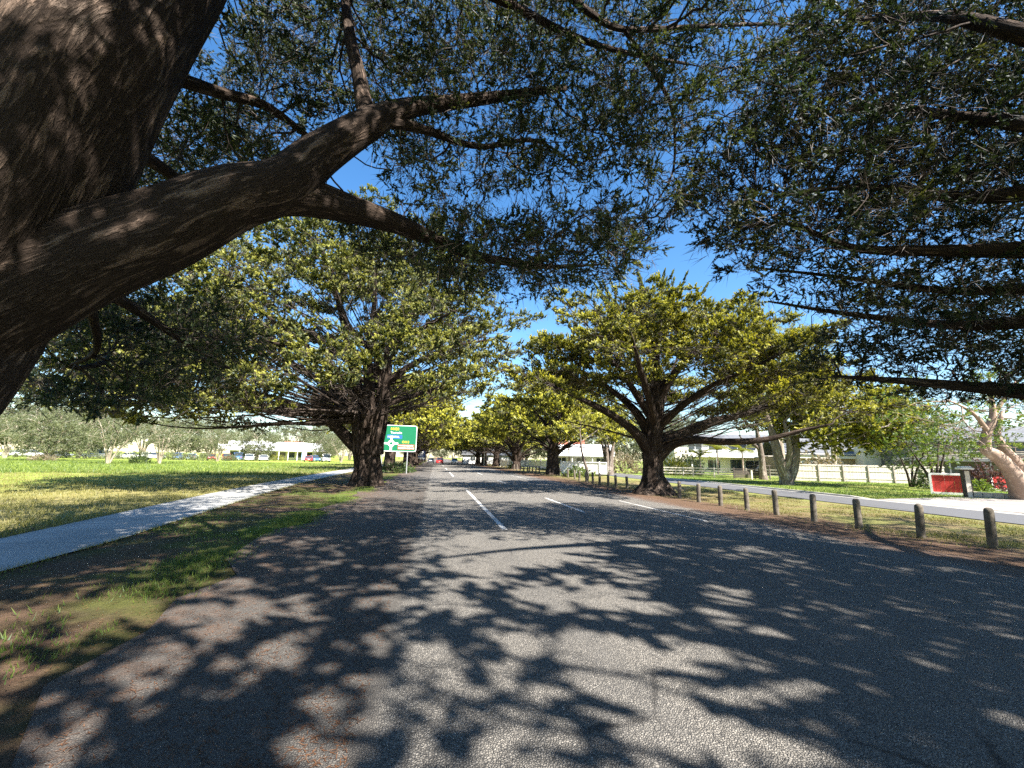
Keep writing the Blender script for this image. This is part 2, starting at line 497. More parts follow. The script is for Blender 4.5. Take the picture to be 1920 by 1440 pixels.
# road markings: each painted line follows the camber 4 mm above the seal
def marking(x, y0, y1, w=0.13):
    ys = np.arange(y0, y1 + 0.01, 0.5)
    V = np.array([[x + s * w / 2, y, float(road_z(np.array(x + s * w / 2), y)) + 0.004] for y in ys for s in (-1, 1)])
    i = np.arange(len(V)).reshape(-1, 2)
    F = np.stack([i[:-1, 0], i[:-1, 1], i[1:, 1], i[1:, 0]], -1)
    return tag(mesh_np("road_marking", V, [F], M_LINE), kind='structure')
for a, b in ((10.4, 23.5), (39, 50), (60, 70), (84, 94)): marking(1.72, a, b)
for a, b in ((13.5, 18.5), (29, 33), (44, 49), (60, 65), (76, 81)): marking(4.8, a, b)
for a, b in ((11.5, 17.5), (34, 44)): marking(7.75, a, b, 0.09)

# ------------------------------------------------------------------ trees
def norm(v):
    return v / np.maximum(np.linalg.norm(v, axis=-1, keepdims=True), 1e-9)


def catmull(P, n):
    P = np.asarray(P, float)
    Q = np.vstack([2 * P[0] - P[1], P, 2 * P[-1] - P[-2]])
    out = []
    for i in range(len(P) - 1):
        p0, p1, p2, p3 = Q[i:i + 4]
        for t in np.arange(n) / n:
            out.append(0.5 * (2 * p1 + (p2 - p0) * t + (2 * p0 - 5 * p1 + 4 * p2 - p3) * t * t + (3 * p1 - p0 - 3 * p2 + p3) * t ** 3))
    out.append(P[-1])
    return np.array(out)


def swept(path4, seg=14, sub=6, rough=0.06, flute=0.0, nfl=7, seed=0, lobes=None):
    """tube along (x,y,z,r) points; returns verts, quads and bark coordinates"""
    rs = np.random.default_rng(seed)
    C = catmull(path4, sub)
    P, r = C[:, :3], np.maximum(C[:, 3], 0.004)
    T = norm(np.gradient(P, axis=0))
    L = np.concatenate([[0], np.cumsum(np.linalg.norm(np.diff(P, axis=0), axis=1))])
    u = np.cross(T[0], [0.3, 0.9, 0.1]); u = u / np.linalg.norm(u)
    a = np.arange(seg) / seg * 2 * math.pi
    ph = rs.uniform(0, 6.28, 8)
    V, BK = [], []
    for k in range(len(P)):
        u = u - T[k] * (u @ T[k]); u = u / np.linalg.norm(u)
        v = np.cross(T[k], u)
        rad = r[k] * (1 + rough * (0.6 * np.sin(3 * a + ph[0] + 1.3 * L[k]) + 0.5 * np.sin(5 * a + ph[1] - 0.9 * L[k] / max(r[0], .1))
                                   + 0.4 * np.sin(2 * a + ph[2] + 2.1 * L[k])))
        if flute:
            tw = 0.25 * np.sin(L[k] * 0.7 + ph[5])
            f1 = np.abs(np.sin((nfl * (a + tw) + ph[3]) / 2 + 0.5 * np.sin(2 * a + ph[4])))
            f2 = np.abs(np.sin((nfl * 2.3 * (a + tw * .6) + ph[6]) / 2))
            rad = rad * (1 - flute * (1 - f1 ** 0.6) - 0.35 * flute * (1 - f2 ** 0.5))
        ring = P[k] + np.outer(rad * np.cos(a), u) + np.outer(rad * np.sin(a), v)
        V.append(ring)
        BK.append(np.stack([r[k] * np.cos(a), r[k] * np.sin(a), np.full(seg, L[k])], -1))
    V = np.concatenate(V); BK = np.concatenate(BK)
    n = len(P)
    i = np.arange(n * seg).reshape(n, seg)
    j = np.roll(i, -1, axis=1)
    F = np.stack([i[:-1], j[:-1], j[1:], i[1:]], -1).reshape(-1, 4)
    cap = np.vstack([V[-seg:].mean(0)])
    V = np.vstack([V, cap]); BK = np.vstack([BK, BK[-1:]])
    tri = np.stack([i[-1], j[-1], np.full(seg, len(V) - 1)], -1)
    return V, F, tri, BK, P, r


def limb_mesh(name, paths, mat, parent, **kw):
    Vs, Fs, Ts, Bs, n = [], [], [], [], 0
    for k, p in enumerate(paths):
        V, F, T, B, _, _ = swept(p, seed=k + int(abs(p[0][0]) * 10), **kw)
        Vs.append(V); Fs.append(F + n); Ts.append(T + n); Bs.append(B + k * 7.0); n += len(V)
    return mesh_np(name, np.vstack(Vs), [np.vstack(Fs), np.vstack(Ts)], mat, parent, True, {'bk': np.vstack(Bs)})


def colonize(seeds, spar, A, D=0.3, dk=0.4, iters=80, jitter=0.25, trop=(0, 0, 0.0), maxch=4, seed=0):
    """space colonisation; seeds (n,3), spar parents (-1 for roots), A attraction points"""
    rs = np.random.default_rng(seed)
    pos = [p for p in np.asarray(seeds, float)]
    par = list(spar)
    nch = [0] * len(pos)
    A = np.asarray(A, float)
    alive = np.ones(len(A), bool)
    nd = np.full(len(A), 1e9); ni = np.zeros(len(A), int)
    stall = np.zeros(len(A), int)
    new0 = 0
    trop = np.asarray(trop, float)
    for it in range(iters):
        ia = np.where(alive)[0]
        if len(ia) == 0: break
        NP = np.array(pos[new0:])
        base = new0
        better = np.zeros(len(ia), bool)
        for c in range(0, len(NP), 400):
            blk = NP[c:c + 400]
            d2 = ((A[ia][:, None, :] - blk[None]) ** 2).sum(-1)
            m = d2.argmin(1); dm = np.sqrt(d2[np.arange(len(ia)), m])
            b = dm < nd[ia] - 1e-6
            nd[ia[b]] = dm[b]; ni[ia[b]] = base + c + m[b]
            better |= b
        stall[ia[~better]] += 1
        alive[ia[(nd[ia] < dk) | (stall[ia] > 3)]] = False
        ia = np.where(alive)[0]
        if len(ia) == 0: break
        dirs = norm(A[ia] - np.array(pos)[ni[ia]])
        u, inv = np.unique(ni[ia], return_inverse=True)
        S = np.zeros((len(u), 3)); np.add.at(S, inv, dirs)
        new0 = len(pos)
        S = norm(S) + rs.normal(0, jitter, S.shape) + trop
        S = norm(S)
        for q, k in enumerate(u):
            if nch[k] >= maxch: continue
            d = S[q]
            if par[k] >= 0 and k >= len(seeds):
                pd = pos[k] - pos[par[k]]; l = np.linalg.norm(pd)
                if l > 1e-6: d = d + 0.55 * pd / l; d = d / np.linalg.norm(d)
            nch[k] += 1
            pos.append(pos[k] + d * D); par.append(int(k)); nch.append(0)
        if len(pos) == new0: break
    return np.array(pos), np.array(par)


def radii(pos, par, tip, e, fixed):
    n = len(pos)
    s = np.zeros(n); r = np.zeros(n)
    for i in range(n - 1, -1, -1):
        r[i] = tip if s[i] == 0 else s[i] ** (1 / e)
        if par[i] >= 0: s[par[i]] += r[i] ** e
    r[:len(fixed)] = fixed
    return r


def edge_tubes(pos, par, r, first, hop):
    """short tapered tubes, one per grown edge"""
    c = np.arange(first, len(pos)); c = c[hop[c] > 0]; p = par[c]
    d = norm(pos[c] - pos[p])
    ref = np.where(np.abs(d[:, 2:3]) < 0.9, np.array([[0, 0, 1.0]]), np.array([[1.0, 0, 0]]))
    u = norm(np.cross(d, ref)); v = np.cross(d, u)
    rc = r[c]; rp = np.minimum(r[p], rc * 1.35)
    Vs, Fs, Bs, n = [], [], [], 0
    for k, lo, hi in ((3, 0, 0.016), (5, 0.016, 0.06), (8, 0.06, 9)):
        s = np.where((rc >= lo) & (rc < hi))[0]
        if len(s) == 0: continue
        a = np.arange(k) / k * 2 * math.pi
        ca, sa = np.cos(a)[None, :, None], np.sin(a)[None, :, None]
        off = ca * u[s][:, None] + sa * v[s][:, None]
        R0 = (pos[p[s]] - d[s] * rp[s][:, None] * 0.5)[:, None] + off * rp[s][:, None, None]
        R1 = pos[c[s]][:, None] + off * rc[s][:, None, None]
        V = np.concatenate([R0, R1], 1).reshape(-1, 3)
        b = (np.arange(len(s)) * 2 * k)[:, None]
        i0 = np.arange(k)[None]; i1 = (np.arange(k)[None] + 1) % k
        F = np.stack([b + i0, b + i1, b + k + i1, b + k + i0], -1).reshape(-1, 4) + n
        Vs.append(V); Fs.append(F); Bs.append(V * np.array([1, 1, 0.4])); n += len(V)
    return np.vstack(Vs), np.vstack(Fs), np.vstack(Bs)


def spray_template(n, width, spread=0.75, seed=0, flat=0.7, llen=0.42, core=0, cw=0.3):
    """a plume of n pointed leaflets along +Z, unit length; returns (3n,3) verts and tip values"""
    rs = np.random.default_rng(seed)
    V, T = [], []
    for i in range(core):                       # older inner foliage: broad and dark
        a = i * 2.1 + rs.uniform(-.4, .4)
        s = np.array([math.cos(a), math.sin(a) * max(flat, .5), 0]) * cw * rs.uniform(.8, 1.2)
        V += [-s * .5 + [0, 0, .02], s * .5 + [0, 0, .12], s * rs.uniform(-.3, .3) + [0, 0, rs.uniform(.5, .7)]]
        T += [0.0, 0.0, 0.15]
    for i in range(n):
        t = (i + 0.3) / n
        az = i * 2.4 + rs.uniform(-.5, .5)
        til = rs.uniform(0.45, 1.0) * spread * (1.15 - 0.75 * t)
        d = np.array([math.sin(til) * math.cos(az), math.sin(til) * math.sin(az) * flat, math.cos(til)])
        l = llen * rs.uniform(0.75, 1.2) * (1.1 - 0.35 * t)
        b = np.array([0, 0, t * 0.72])
        s = np.cross(d, rs.normal(0, 1, 3)); s = s / np.linalg.norm(s) * width * rs.uniform(0.8, 1.3)
        m = b + d * l * 0.35
        V += [m - s * 0.5 - d * l * 0.3, m + s * 0.5 - d * l * 0.05, b + d * l]
        T += [0.45 + 0.25 * t, 0.45 + 0.25 * t, 0.65 + 0.3 * t]
    return np.array(V), np.array(T)


def sprays(P, Dr, L, temps, rs, name, mat, parent, tint=None, level=0.0):
    """put plume templates at points P along directions Dr with lengths L (one mesh)"""
    n = len(P)
    Dr = norm(Dr)
    ref = norm(rs.normal(0, 1, (n, 3)) + np.array([0, 0, level]))
    u = norm(np.cross(Dr, ref)); v = np.cross(Dr, u)
    which = rs.integers(0, len(temps), n)
    tint = rs.uniform(0, 1, n) if tint is None else tint
    Vs, Ti, Tp = [], [], []
    for k, (TV, TT) in enumerate(temps):
        s = np.where(which == k)[0]
        if len(s) == 0: continue
        W = (TV[None, :, 0:1] * u[s][:, None] + TV[None, :, 1:2] * v[s][:, None] + TV[None, :, 2:3] * Dr[s][:, None]) * L[s][:, None, None] + P[s][:, None]
        Vs.append(W.reshape(-1, 3))
        Ti.append(np.repeat(tint[s], len(TV))); Tp.append(np.tile(TT, len(s)))
    V = np.vstack(Vs)
    F = np.arange(len(V)).reshape(-1, 3)
    o = mesh_np(name, V, [F], mat, parent, False, {'tint': np.concatenate(Ti), 'tip': np.concatenate(Tp)})
    o['kind'] = 'stuff'
    return o


def sample_skeleton(paths, D):
    """polylines (x,y,z,r) -> seeds, parents, fixed radii; every path but the first joins its nearest earlier seed"""
    S, Pn, Rr = [], [], []
    for p in paths:
        C = catmull(p, 8)
        keep = [0]; acc = 0.0
        for i in range(1, len(C)):
            acc += np.linalg.norm(C[i, :3] - C[i - 1, :3])
            if acc >= D: keep.append(i); acc = 0.0
        pts = C[keep]
        if S:
            d = np.linalg.norm(np.array(S) - pts[0, :3], axis=1); prev = int(d.argmin())
        else:
            prev = -1
        for q in pts:
            S.append(q[:3]); Pn.append(prev); Rr.append(max(q[3], .005)); prev = len(S) - 1
    return np.array(S), np.array(Pn), np.array(Rr)


def plates(rs, n, C, ax, rmin, zbot, rad, th, per, centres=None, tier=0.0):
    """foliage pads on the outer shell of an umbrella crown"""
    out = []
    C = np.asarray(C, float)
    k = 0
    while k < n:
        d = norm(rs.normal(0, 1, 3))
        d[2] = abs(d[2]) if rs.random() < 0.85 else d[2] * 0.5
        f = rs.uniform(rmin, 1.0)
        axs = np.array([ax[0] if d[0] < 0 else ax[1], ax[2], ax[3]])
        c = C + d * axs * f
        rho = math.hypot((c[0] - C[0]) / axs[0], (c[1] - C[1]) / axs[1])
        if tier: c[2] = round((c[2] + 0.35 * math.sin(2.3 * math.atan2(d[1], d[0]))) / tier) * tier + rs.normal(0, .10)
        if c[2] < zbot(rho, c): continue
        k += 1
        if centres is not None: centres.append(c)
        o = np.array([d[0], d[1], 0.0]); o = o / max(np.linalg.norm(o), 1e-6)
        s = np.array([-o[1], o[0], 0])
        rr = rad * rs.uniform(0.6, 1.25)
        a = rs.uniform(0, 6.283, per); q = np.sqrt(rs.uniform(0, 1, per))
        x, y = 1.35 * rr * q * np.cos(a), 0.85 * rr * q * np.sin(a)
        z = rs.normal(0, th, per) + 0.22 * x + 0.12 * rr * (1 - q)
        out.append(c + x[:, None] * o + y[:, None] * s + z[:, None] * np.array([0, 0, 1.0]))
    return np.vstack(out)


def ray_paths(rs, centres, axis, z0, z1, slope, r0=0.07):
    """bare boughs fanning from the trunk top to each foliage pad"""
    out = []
    for c in centres:
        h = math.hypot(c[0] - axis[0], c[1] - axis[1])
        zs = min(max(c[2] - slope * h, z0), z1) + rs.normal(0, .15)
        s = np.array([axis[0], axis[1], zs]) + rs.normal(0, .12, 3)
        L = np.linalg.norm(c - s); r = r0 * rs.uniform(.6, 1.2) * (0.5 + L / 12)
        p1 = s + (c - s) * .35 + np.array([0, 0, -.035 * L]) + rs.normal(0, .025 * L, 3)
        p2 = s + (c - s) * .7 + np.array([0, 0, -.03 * L]) + rs.normal(0, .025 * L, 3)
        out.append([tuple(s) + (r,), tuple(p1) + (r * .7,), tuple(p2) + (r * .42,), tuple(c) + (.012,)])
    return out


def ink(rs, poly, d0, d1, n, zmin=None):
    """n points spread through the volume behind an outline, between two distances"""
    poly = np.asarray(poly, float)
    lo, hi = poly.min(0), poly.max(0)
    out = []
    while len(out) < n:
        q = rs.uniform(lo, hi, (400, 2))
        ins = np.zeros(400, bool); j = len(poly) - 1
        for i in range(len(poly)):
            xi, yi = poly[i]; xj, yj = poly[j]
            c = ((yi > q[:, 1]) != (yj > q[:, 1])) & (q[:, 0] < (xj - xi) * (q[:, 1] - yi) / (yj - yi + 1e-12) + xi)
            ins ^= c; j = i
        for x, y in q[ins]:
            out.append(spot(x, y, rs.uniform(d0, d1)))
    return np.array(out[:n])


def clump(rs, P, per, rad, flat=0.35):
    o = rs.normal(0, 1, (len(P), per, 3)) * rad * np.array([1, 1, flat])
    return (P[:, None] + o).reshape(-1, 3)


def grown_tree(root, paths, nbase, A, rs, D=0.3, dk=0.4, tip=0.007, e=2.3, spr=(3, 0.42), temps=None, fmat=None, bmat=None,
               trunk_mat=None, twig_mat=None, tr_kw=None, limb_kw=None, leaf_r=2, puff=0.2, upb=0.35, trop=(0, 0, 0.03), jitter=0.25, origin=None, bend=0.6, twig=(2, 0.5), twig_hops=(1, 6), rays=None, ray_twig=(2, 0.8), level=0.0, thin=None):
    """trunk (first nbase paths), limbs (other paths), grown branches and foliage, all children of root at origin"""
    O = np.asarray(origin if origin is not None else (0, 0, 0), float)
    loc = [[tuple(np.array(q[:3]) - O) + (q[3],) for q in p] for p in paths]
    limb_mesh("trunk", loc[:nbase], trunk_mat, root, **(tr_kw or {}))
    for p in loc[nbase:]:
        limb_mesh("limb", [p], trunk_mat, root, **(limb_kw or {}))
    nmain = len(sample_skeleton(loc, D)[0])
    rl = [[tuple(np.array(q[:3]) - O) + (q[3],) for q in p] for p in (rays or [])]
    S, Pn, Fr = sample_skeleton(loc + rl, D)
    pos, par = colonize(S, Pn, A - O, D, dk, 110, jitter, trop, seed=int(rs.integers(1e6)))
    r = radii(pos, par, tip, e, Fr)
    hop = np.zeros(len(pos), int)
    for i in range(len(pos) - 1, -1, -1):
        if par[i] >= 0: hop[par[i]] = max(hop[par[i]], hop[i] + 1)
    V, F, B = edge_tubes(pos, par, r, nmain, hop)
    o = mesh_np("branches", V, [F], twig_mat, root, True, {'bk': B}); o['kind'] = 'stuff'
    idx = np.where((np.arange(len(pos)) >= len(S)) & (hop <= leaf_r))[0]
    ti = np.where((np.arange(len(pos)) >= len(S)) & (hop >= twig_hops[0]) & (hop <= twig_hops[1]))[0]
    if twig[0] > 0 and len(ti):
        ti = np.repeat(ti, twig[0])
        td = norm(pos[ti] - pos[par[ti]]) * 0.8 + rs.normal(0, .55, (len(ti), 3))
        if rays:
            ri = np.arange(nmain, len(S)); ri = ri[(Fr[ri] < 0.05) & (par[ri] >= nmain)]
            ri = np.repeat(ri, ray_twig[0])
            td2 = norm(pos[ri] - pos[par[ri]]) * 0.9 + rs.normal(0, .33, (len(ri), 3))
            ti = np.concatenate([ti, ri]); td = np.vstack([td, td2 * 1.0])
        tl = np.full(len(ti), twig[1])
        if rays: tl[-len(ri):] = ray_twig[1]
        tw = sprays(pos[ti] + rs.normal(0, .03, (len(ti), 3)), td, tl * rs.uniform(.6, 1.3, len(ti)), T_TWIG, rs, "branchlets", F_TWIG, root)
    k = spr[0]
    idx = np.repeat(idx, k)
    if thin is not None:
        away = (pos[idx] - np.array(thin[:3])) @ np.array([0.17, 0.985, 0]) > thin[3]
        idx = idx[~away | (rs.uniform(0, 1, len(idx)) < thin[4])]
    d0 = norm(pos[idx] - pos[par[idx]])
    dr = d0 * 0.8 + rs.normal(0, bend, (len(idx), 3)) + np.array([0, 0, upb])
    P = pos[par[idx]] + (pos[idx] - pos[par[idx]]) * rs.uniform(0.1, 1.2, (len(idx), 1)) + rs.normal(0, 1, (len(idx), 3)) * np.array([1, 1, .5]) * spr[1] * puff
    L = spr[1] * rs.uniform(0.6, 1.25, len(idx))
    # neighbouring plumes share their tone
    ph = pos[idx] * 1.6
    tint = np.clip(0.5 + 0.45 * np.sin(ph[:, 0] * 1.7 + ph[:, 2]) * np.sin(ph[:, 1] * 1.3 + 2 * ph[:, 2]) + rs.normal(0, 0.13, len(idx)), 0, 1)
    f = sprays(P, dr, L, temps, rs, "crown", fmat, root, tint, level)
    print(root.name, 'nodes', len(pos), 'sprays', len(idx), 'tris', len(f.data.polygons), 'twigs', len(ti))
    return f

# ------------------------------------------------------------------ the avenue cypresses
def sun_gap(A, x0, x1, y0, y1, keep, rs, zmin=0.0):
    """thin the crown where the open sunlit stretch of road shows there is a gap in it"""
    t = A[:, 2] / math.tan(SUN_EL)
    sx, sy = A[:, 0] - SUN_AZ[0] * t, A[:, 1] - SUN_AZ[1] * t
    gap = (sx > x0) & (sx < x1) & (sy > y0) & (sy < y1) & (A[:, 2] > zmin)
    return A[~gap | (rs.uniform(0, 1, len(A)) < keep)]


def W(x, y, z, r): return (x, y, z, r)
def S(px, py, d, r): return tuple(spot(px, py, d)) + (r,)

T_NEAR = [spray_template(11, 0.12, 1.0, s, 0.45, 0.36, 2, .21) for s in range(6)]
T_MID = [spray_template(10, 0.18, 0.95, 20 + s, 0.8, 0.36, 2, .36) for s in range(5)]
T_FAR = [spray_template(8, 0.26, 0.85, 40 + s, 0.85, 0.46, 2, .40) for s in range(4)]
T_TWIG = [spray_template(5, 0.022, 0.7, 90 + s, 1.0, 0.75) for s in range(5)]
T_GUM = [spray_template(7, 0.17, 1.2, 60 + s, 1.0, 0.5) for s in range(4)]
T_LEAF = [spray_template(8, 0.26, 1.2, 70 + s, 1.0, 0.45) for s in range(4)]

# near left tree: leaning trunk beside the path, one great limb reaching over the road
def near_left():
    rs = np.random.default_rng(101)
    base = (-5.3, 4.4, 0)
    root = thing("cypress_tree", "huge cypress with leaning trunk and thick limb arching over the road shoulder", "tree", base)
    paths = [
        [W(-5.75, 4.0, -.4, 1.5), W(-5.55, 4.25, .9, 1.08), S(-165, 590, 4.2, .95), S(10, 345, 4.4, .87), S(120, 150, 4.6, .82), S(230, 20, 4.9, .72), S(360, -150, 5.4, .58), S(470, -420, 6.0, .36)],
        [S(-200, 700, 4.3, .62), S(-80, 610, 4.35, .58), S(45, 540, 4.45, .54), S(170, 484, 4.6, .47), S(300, 432, 4.9, .44), S(430, 372, 5.2, .385), S(530, 345, 5.5, .33), S(600, 290, 5.8, .27), S(690, 235, 6.2, .21), S(760, 205, 6.6, .15), S(900, 185, 7.4, .10), S(1060, 165, 8.2, .06)],
        [S(470, 362, 5.35, .31), S(560, 368, 5.7, .265), S(640, 387, 6.1, .21), S(740, 418, 6.7, .16), S(830, 456, 7.3, .115), S(920, 486, 7.9, .08), S(1040, 500, 8.6, .045), S(1130, 495, 9.2, .015)],
        [S(60, 70, 4.9, .50), S(150, -20, 5.3, .36), S(260, -130, 5.8, .25), S(340, -300, 6.4, .15)],
        [S(690, 235, 6.2, .14), S(675, 150, 6.5, .11), S(655, 60, 6.8, .09), S(640, -60, 7.2, .05)],
        [S(420, -250, 5.7, .2), S(720, -180, 6.3, .14), S(920, -90, 6.7, .10), S(1040, -30, 7, .075), S(1100, 20, 7.4, .062), S(1170, 55, 7.8, .052), S(1300, 50, 8.4, .042), S(1450, 45, 9.2, .028), S(1540, 50, 9.8, .012)],
        [S(1170, 55, 7.8, .045), S(1215, 120, 8.1, .042), S(1255, 190, 8.4, .036), S(1265, 260, 8.7, .028), S(1255, 340, 8.9, .018), S(1190, 430, 9.2, .008)],
        [S(400, -200, 5.6, .2), S(650, -120, 6.1, .13), S(850, -40, 6.6, .09), S(960, 10, 7, .072), S(1080, 70, 7.6, .056), S(1180, 100, 8, .042), S(1290, 120, 8.6, .025)],
        [S(270, 125, 5.4, .10), S(400, 170, 6.2, .085), S(500, 200, 6.8, .07), S(590, 265, 7.4, .04)],
        [S(180, 240, 5.3, .12), S(280, 300, 6.3, .10), S(350, 350, 7, .07), S(420, 420, 7.8, .03)],
        [S(190, 540, 4.9, .08), S(270, 590, 6, .06), S(360, 650, 7, .04), S(430, 690, 8, .02)],
        [S(150, 545, 4.9, .07), S(175, 600, 5.6, .055), S(178, 660, 6.2, .04), S(120, 690, 6.8, .02)],
        [S(720, 225, 6.3, .10), S(800, 245, 6.9, .07), S(900, 275, 7.6, .05), S(1010, 265, 8.4, .03), S(1100, 330, 9.2, .012)],
        [S(-60, 300, 4.6, .3), W(-7.5, 6.5, 6.5, .2), W(-9.5, 8.5, 8.0, .1), W(-11, 10, 9, .04)],
        [S(330, -120, 5.3, .3), W(-3.0, 3.0, 9.5, .22), W(-1.5, 1.0, 11, .14), W(0.5, -1, 12, .06)],
        [S(350, -160, 5.4, .25), W(-2.0, 5.5, 10, .18), W(0.5, 6.5, 11.5, .10), W(3, 7.5, 12.5, .04)],
    ]
    A = [clump(rs, ink(rs, [(430, -60), (430, 120), (560, 250), (640, 200), (760, 330), (860, 370), (960, 330), (1060, 355), (1100, 330), (1220, 330), (1290, 440), (1330, 290), (1400, 240), (1500, 190), (1540, 40), (1540, -60)], 6.6, 10.8, 400), 13, 0.27, 0.5),
         clump(rs, ink(rs, [(640, 400), (760, 440), (900, 390), (1000, 420), (1180, 400), (1220, 425), (1130, 520), (1000, 540), (850, 520), (720, 480)], 6.6, 9.6, 130), 13, 0.25, 0.5),
         clump(rs, ink(rs, [(230, 330), (330, 170), (560, 230), (520, 320), (380, 330), (180, 390)], 6.6, 11.0, 70), 13, 0.27, 0.5),
         clump(rs, ink(rs, [(60, 640), (200, 540), (420, 560), (420, 720), (200, 760), (30, 740)], 6.2, 11.0, 90), 13, 0.27, 0.4),
         clump(rs, rs.uniform((-4.5, -4, 8.2), (2.5, 3.0, 11.5), (100, 3)), 7, 0.4),
         clump(rs, rs.uniform((0.5, -0.5, 8.6), (4.8, 4.2, 11), (100, 3)), 7, 0.38),
         clump(rs, rs.uniform((-11, 4, 6.5), (-4.5, 10.5, 10.5), (170, 3)), 7, 0.36)]
    A = sun_gap(np.vstack(A), -0.3, 4.5, 12, 23, 0.35, rs, 8.6)
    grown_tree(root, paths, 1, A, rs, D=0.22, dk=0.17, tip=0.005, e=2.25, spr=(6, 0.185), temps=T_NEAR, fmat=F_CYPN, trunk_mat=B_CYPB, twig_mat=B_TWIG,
               tr_kw=dict(seg=40, sub=10, rough=0.05, flute=0.10, nfl=6), limb_kw=dict(seg=20, sub=8, rough=0.05), leaf_r=1, puff=0.32, upb=0.15, jitter=0.3, origin=base, twig=(2, .42), level=2.2)
    # branchless clumps added overhead, out of view, to shade the left verge
    C = clump(rs, rs.uniform((-1.5, -2, 8.8), (4.8, 4.2, 10.8), (120, 3)), 11, 0.42, 0.4)
    C = sun_gap(sun_gap(C, -0.3, 4.5, 11, 23, 0.1, rs), -0.5, 2.2, 2, 11, 0.2, rs) - np.array(base)
    sprays(C, rs.normal(0, 1, C.shape) + [0, 0, .4], rs.uniform(.35, .6, len(C)), T_FAR, rs, "shade_clumps", F_CYPN, root)

# near right tree: trunk just out of view, long flat boughs layered towards the road
def near_right():
    rs = np.random.default_rng(202)
    base = (11.6, 3.2, 0)
    root = thing("cypress_tree", "dark cypress with long flat boughs layered over the bollards", "tree", base)
    t = lambda z: (11.55 - 0.09 * z, 3.3 + 0.06 * z, z)
    paths = [
        [W(11.65, 3.2, -.4, 1.35), W(11.55, 3.3, .6, .95), W(11.45, 3.4, 1.8, .8), W(11.3, 3.5, 3, .72), W(11.1, 3.6, 5, .58), W(10.85, 3.7, 7.5, .42), W(10.6, 3.9, 10, .2)],
        [t(2.9) + (.22,), S(1980, 735, 7.05, .16), S(1850, 728, 7.65, .11), S(1700, 715, 8.26, .07), S(1560, 705, 8.94, .025)],
        [t(3.6) + (.2,), S(2000, 600, 6.88, .14), S(1800, 610, 7.65, .09), S(1600, 590, 8.43, .05), S(1440, 565, 9.29, .02)],
        [t(4.4) + (.22,), S(2000, 470, 6.71, .16), S(1800, 470, 7.40, .11), S(1600, 465, 8.08, .07), S(1480, 420, 8.60, .04), S(1380, 430, 9.12, .02)],
        [t(5.4) + (.2,), S(2000, 360, 6.54, .14), S(1800, 370, 7.40, .10), S(1620, 350, 8.26, .05), S(1450, 370, 9.12, .02)],
        [t(6.3) + (.2,), S(1980, 240, 6.54, .13), S(1800, 220, 7.40, .09), S(1650, 200, 8.26, .05), S(1480, 230, 9.12, .02)],
        [t(7.5) + (.2,), S(1900, 60, 6.54, .12), S(1750, 30, 7.40, .08), S(1600, 40, 8.26, .03)],
        [t(4.0) + (.15,), S(2000, 540, 7.05, .10), S(1780, 545, 7.91, .07), S(1580, 520, 8.77, .04), S(1400, 500, 9.46, .02)],
        [t(5.0) + (.3,), W(9, 3, 7, .2), W(6.5, 1.5, 8.5, .1), W(5, 0, 9.5, .04)],
        [t(6.0) + (.3,), W(11, 1, 7.5, .2), W(10, -2, 8.5, .08)],
        [t(4.0) + (.16,), W(14, 4.5, 6, .10), W(16.5, 5.5, 7, .04)],
    ]
    A = [clump(rs, ink(rs, [(1560, -50), (1530, 150), (1440, 225), (1370, 310), (1330, 420), (1390, 440), (1375, 485), (1470, 505), (1560, 500), (1600, 440), (1960, 400), (1960, -50)], 6.9, 10.0, 430), 15, 0.42, 0.14),
         clump(rs, ink(rs, [(1600, 440), (1560, 500), (1470, 505), (1460, 560), (1560, 600), (1640, 585), (1720, 615), (1540, 650), (1580, 715), (1700, 728), (1960, 738), (1960, 400)], 7.2, 10.4, 90), 24, 0.52, 0.06),
         clump(rs, rs.uniform((9.0, -3, 5.0), (15, 2.6, 10.5), (190, 3)), 6, 0.5, 0.25),
         clump(rs, rs.uniform((13.5, -1, 4.6), (19.0, 7.0, 8.5), (260, 3)), 6, 0.5, 0.25)]
    A = sun_gap(sun_gap(np.vstack(A), -0.3, 4.2, 12.5, 23, 0.35, rs, 7.5), -0.5, 2.4, 2, 11, 0.25, rs, 6)
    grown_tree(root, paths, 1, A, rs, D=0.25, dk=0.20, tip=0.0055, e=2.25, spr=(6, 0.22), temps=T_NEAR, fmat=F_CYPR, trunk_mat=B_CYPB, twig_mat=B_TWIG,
               tr_kw=dict(seg=28, sub=6, rough=0.05, flute=0.12), limb_kw=dict(seg=12, sub=6, rough=0.05), leaf_r=1, puff=0.32, upb=0.05, jitter=0.16, origin=base, level=3.0)

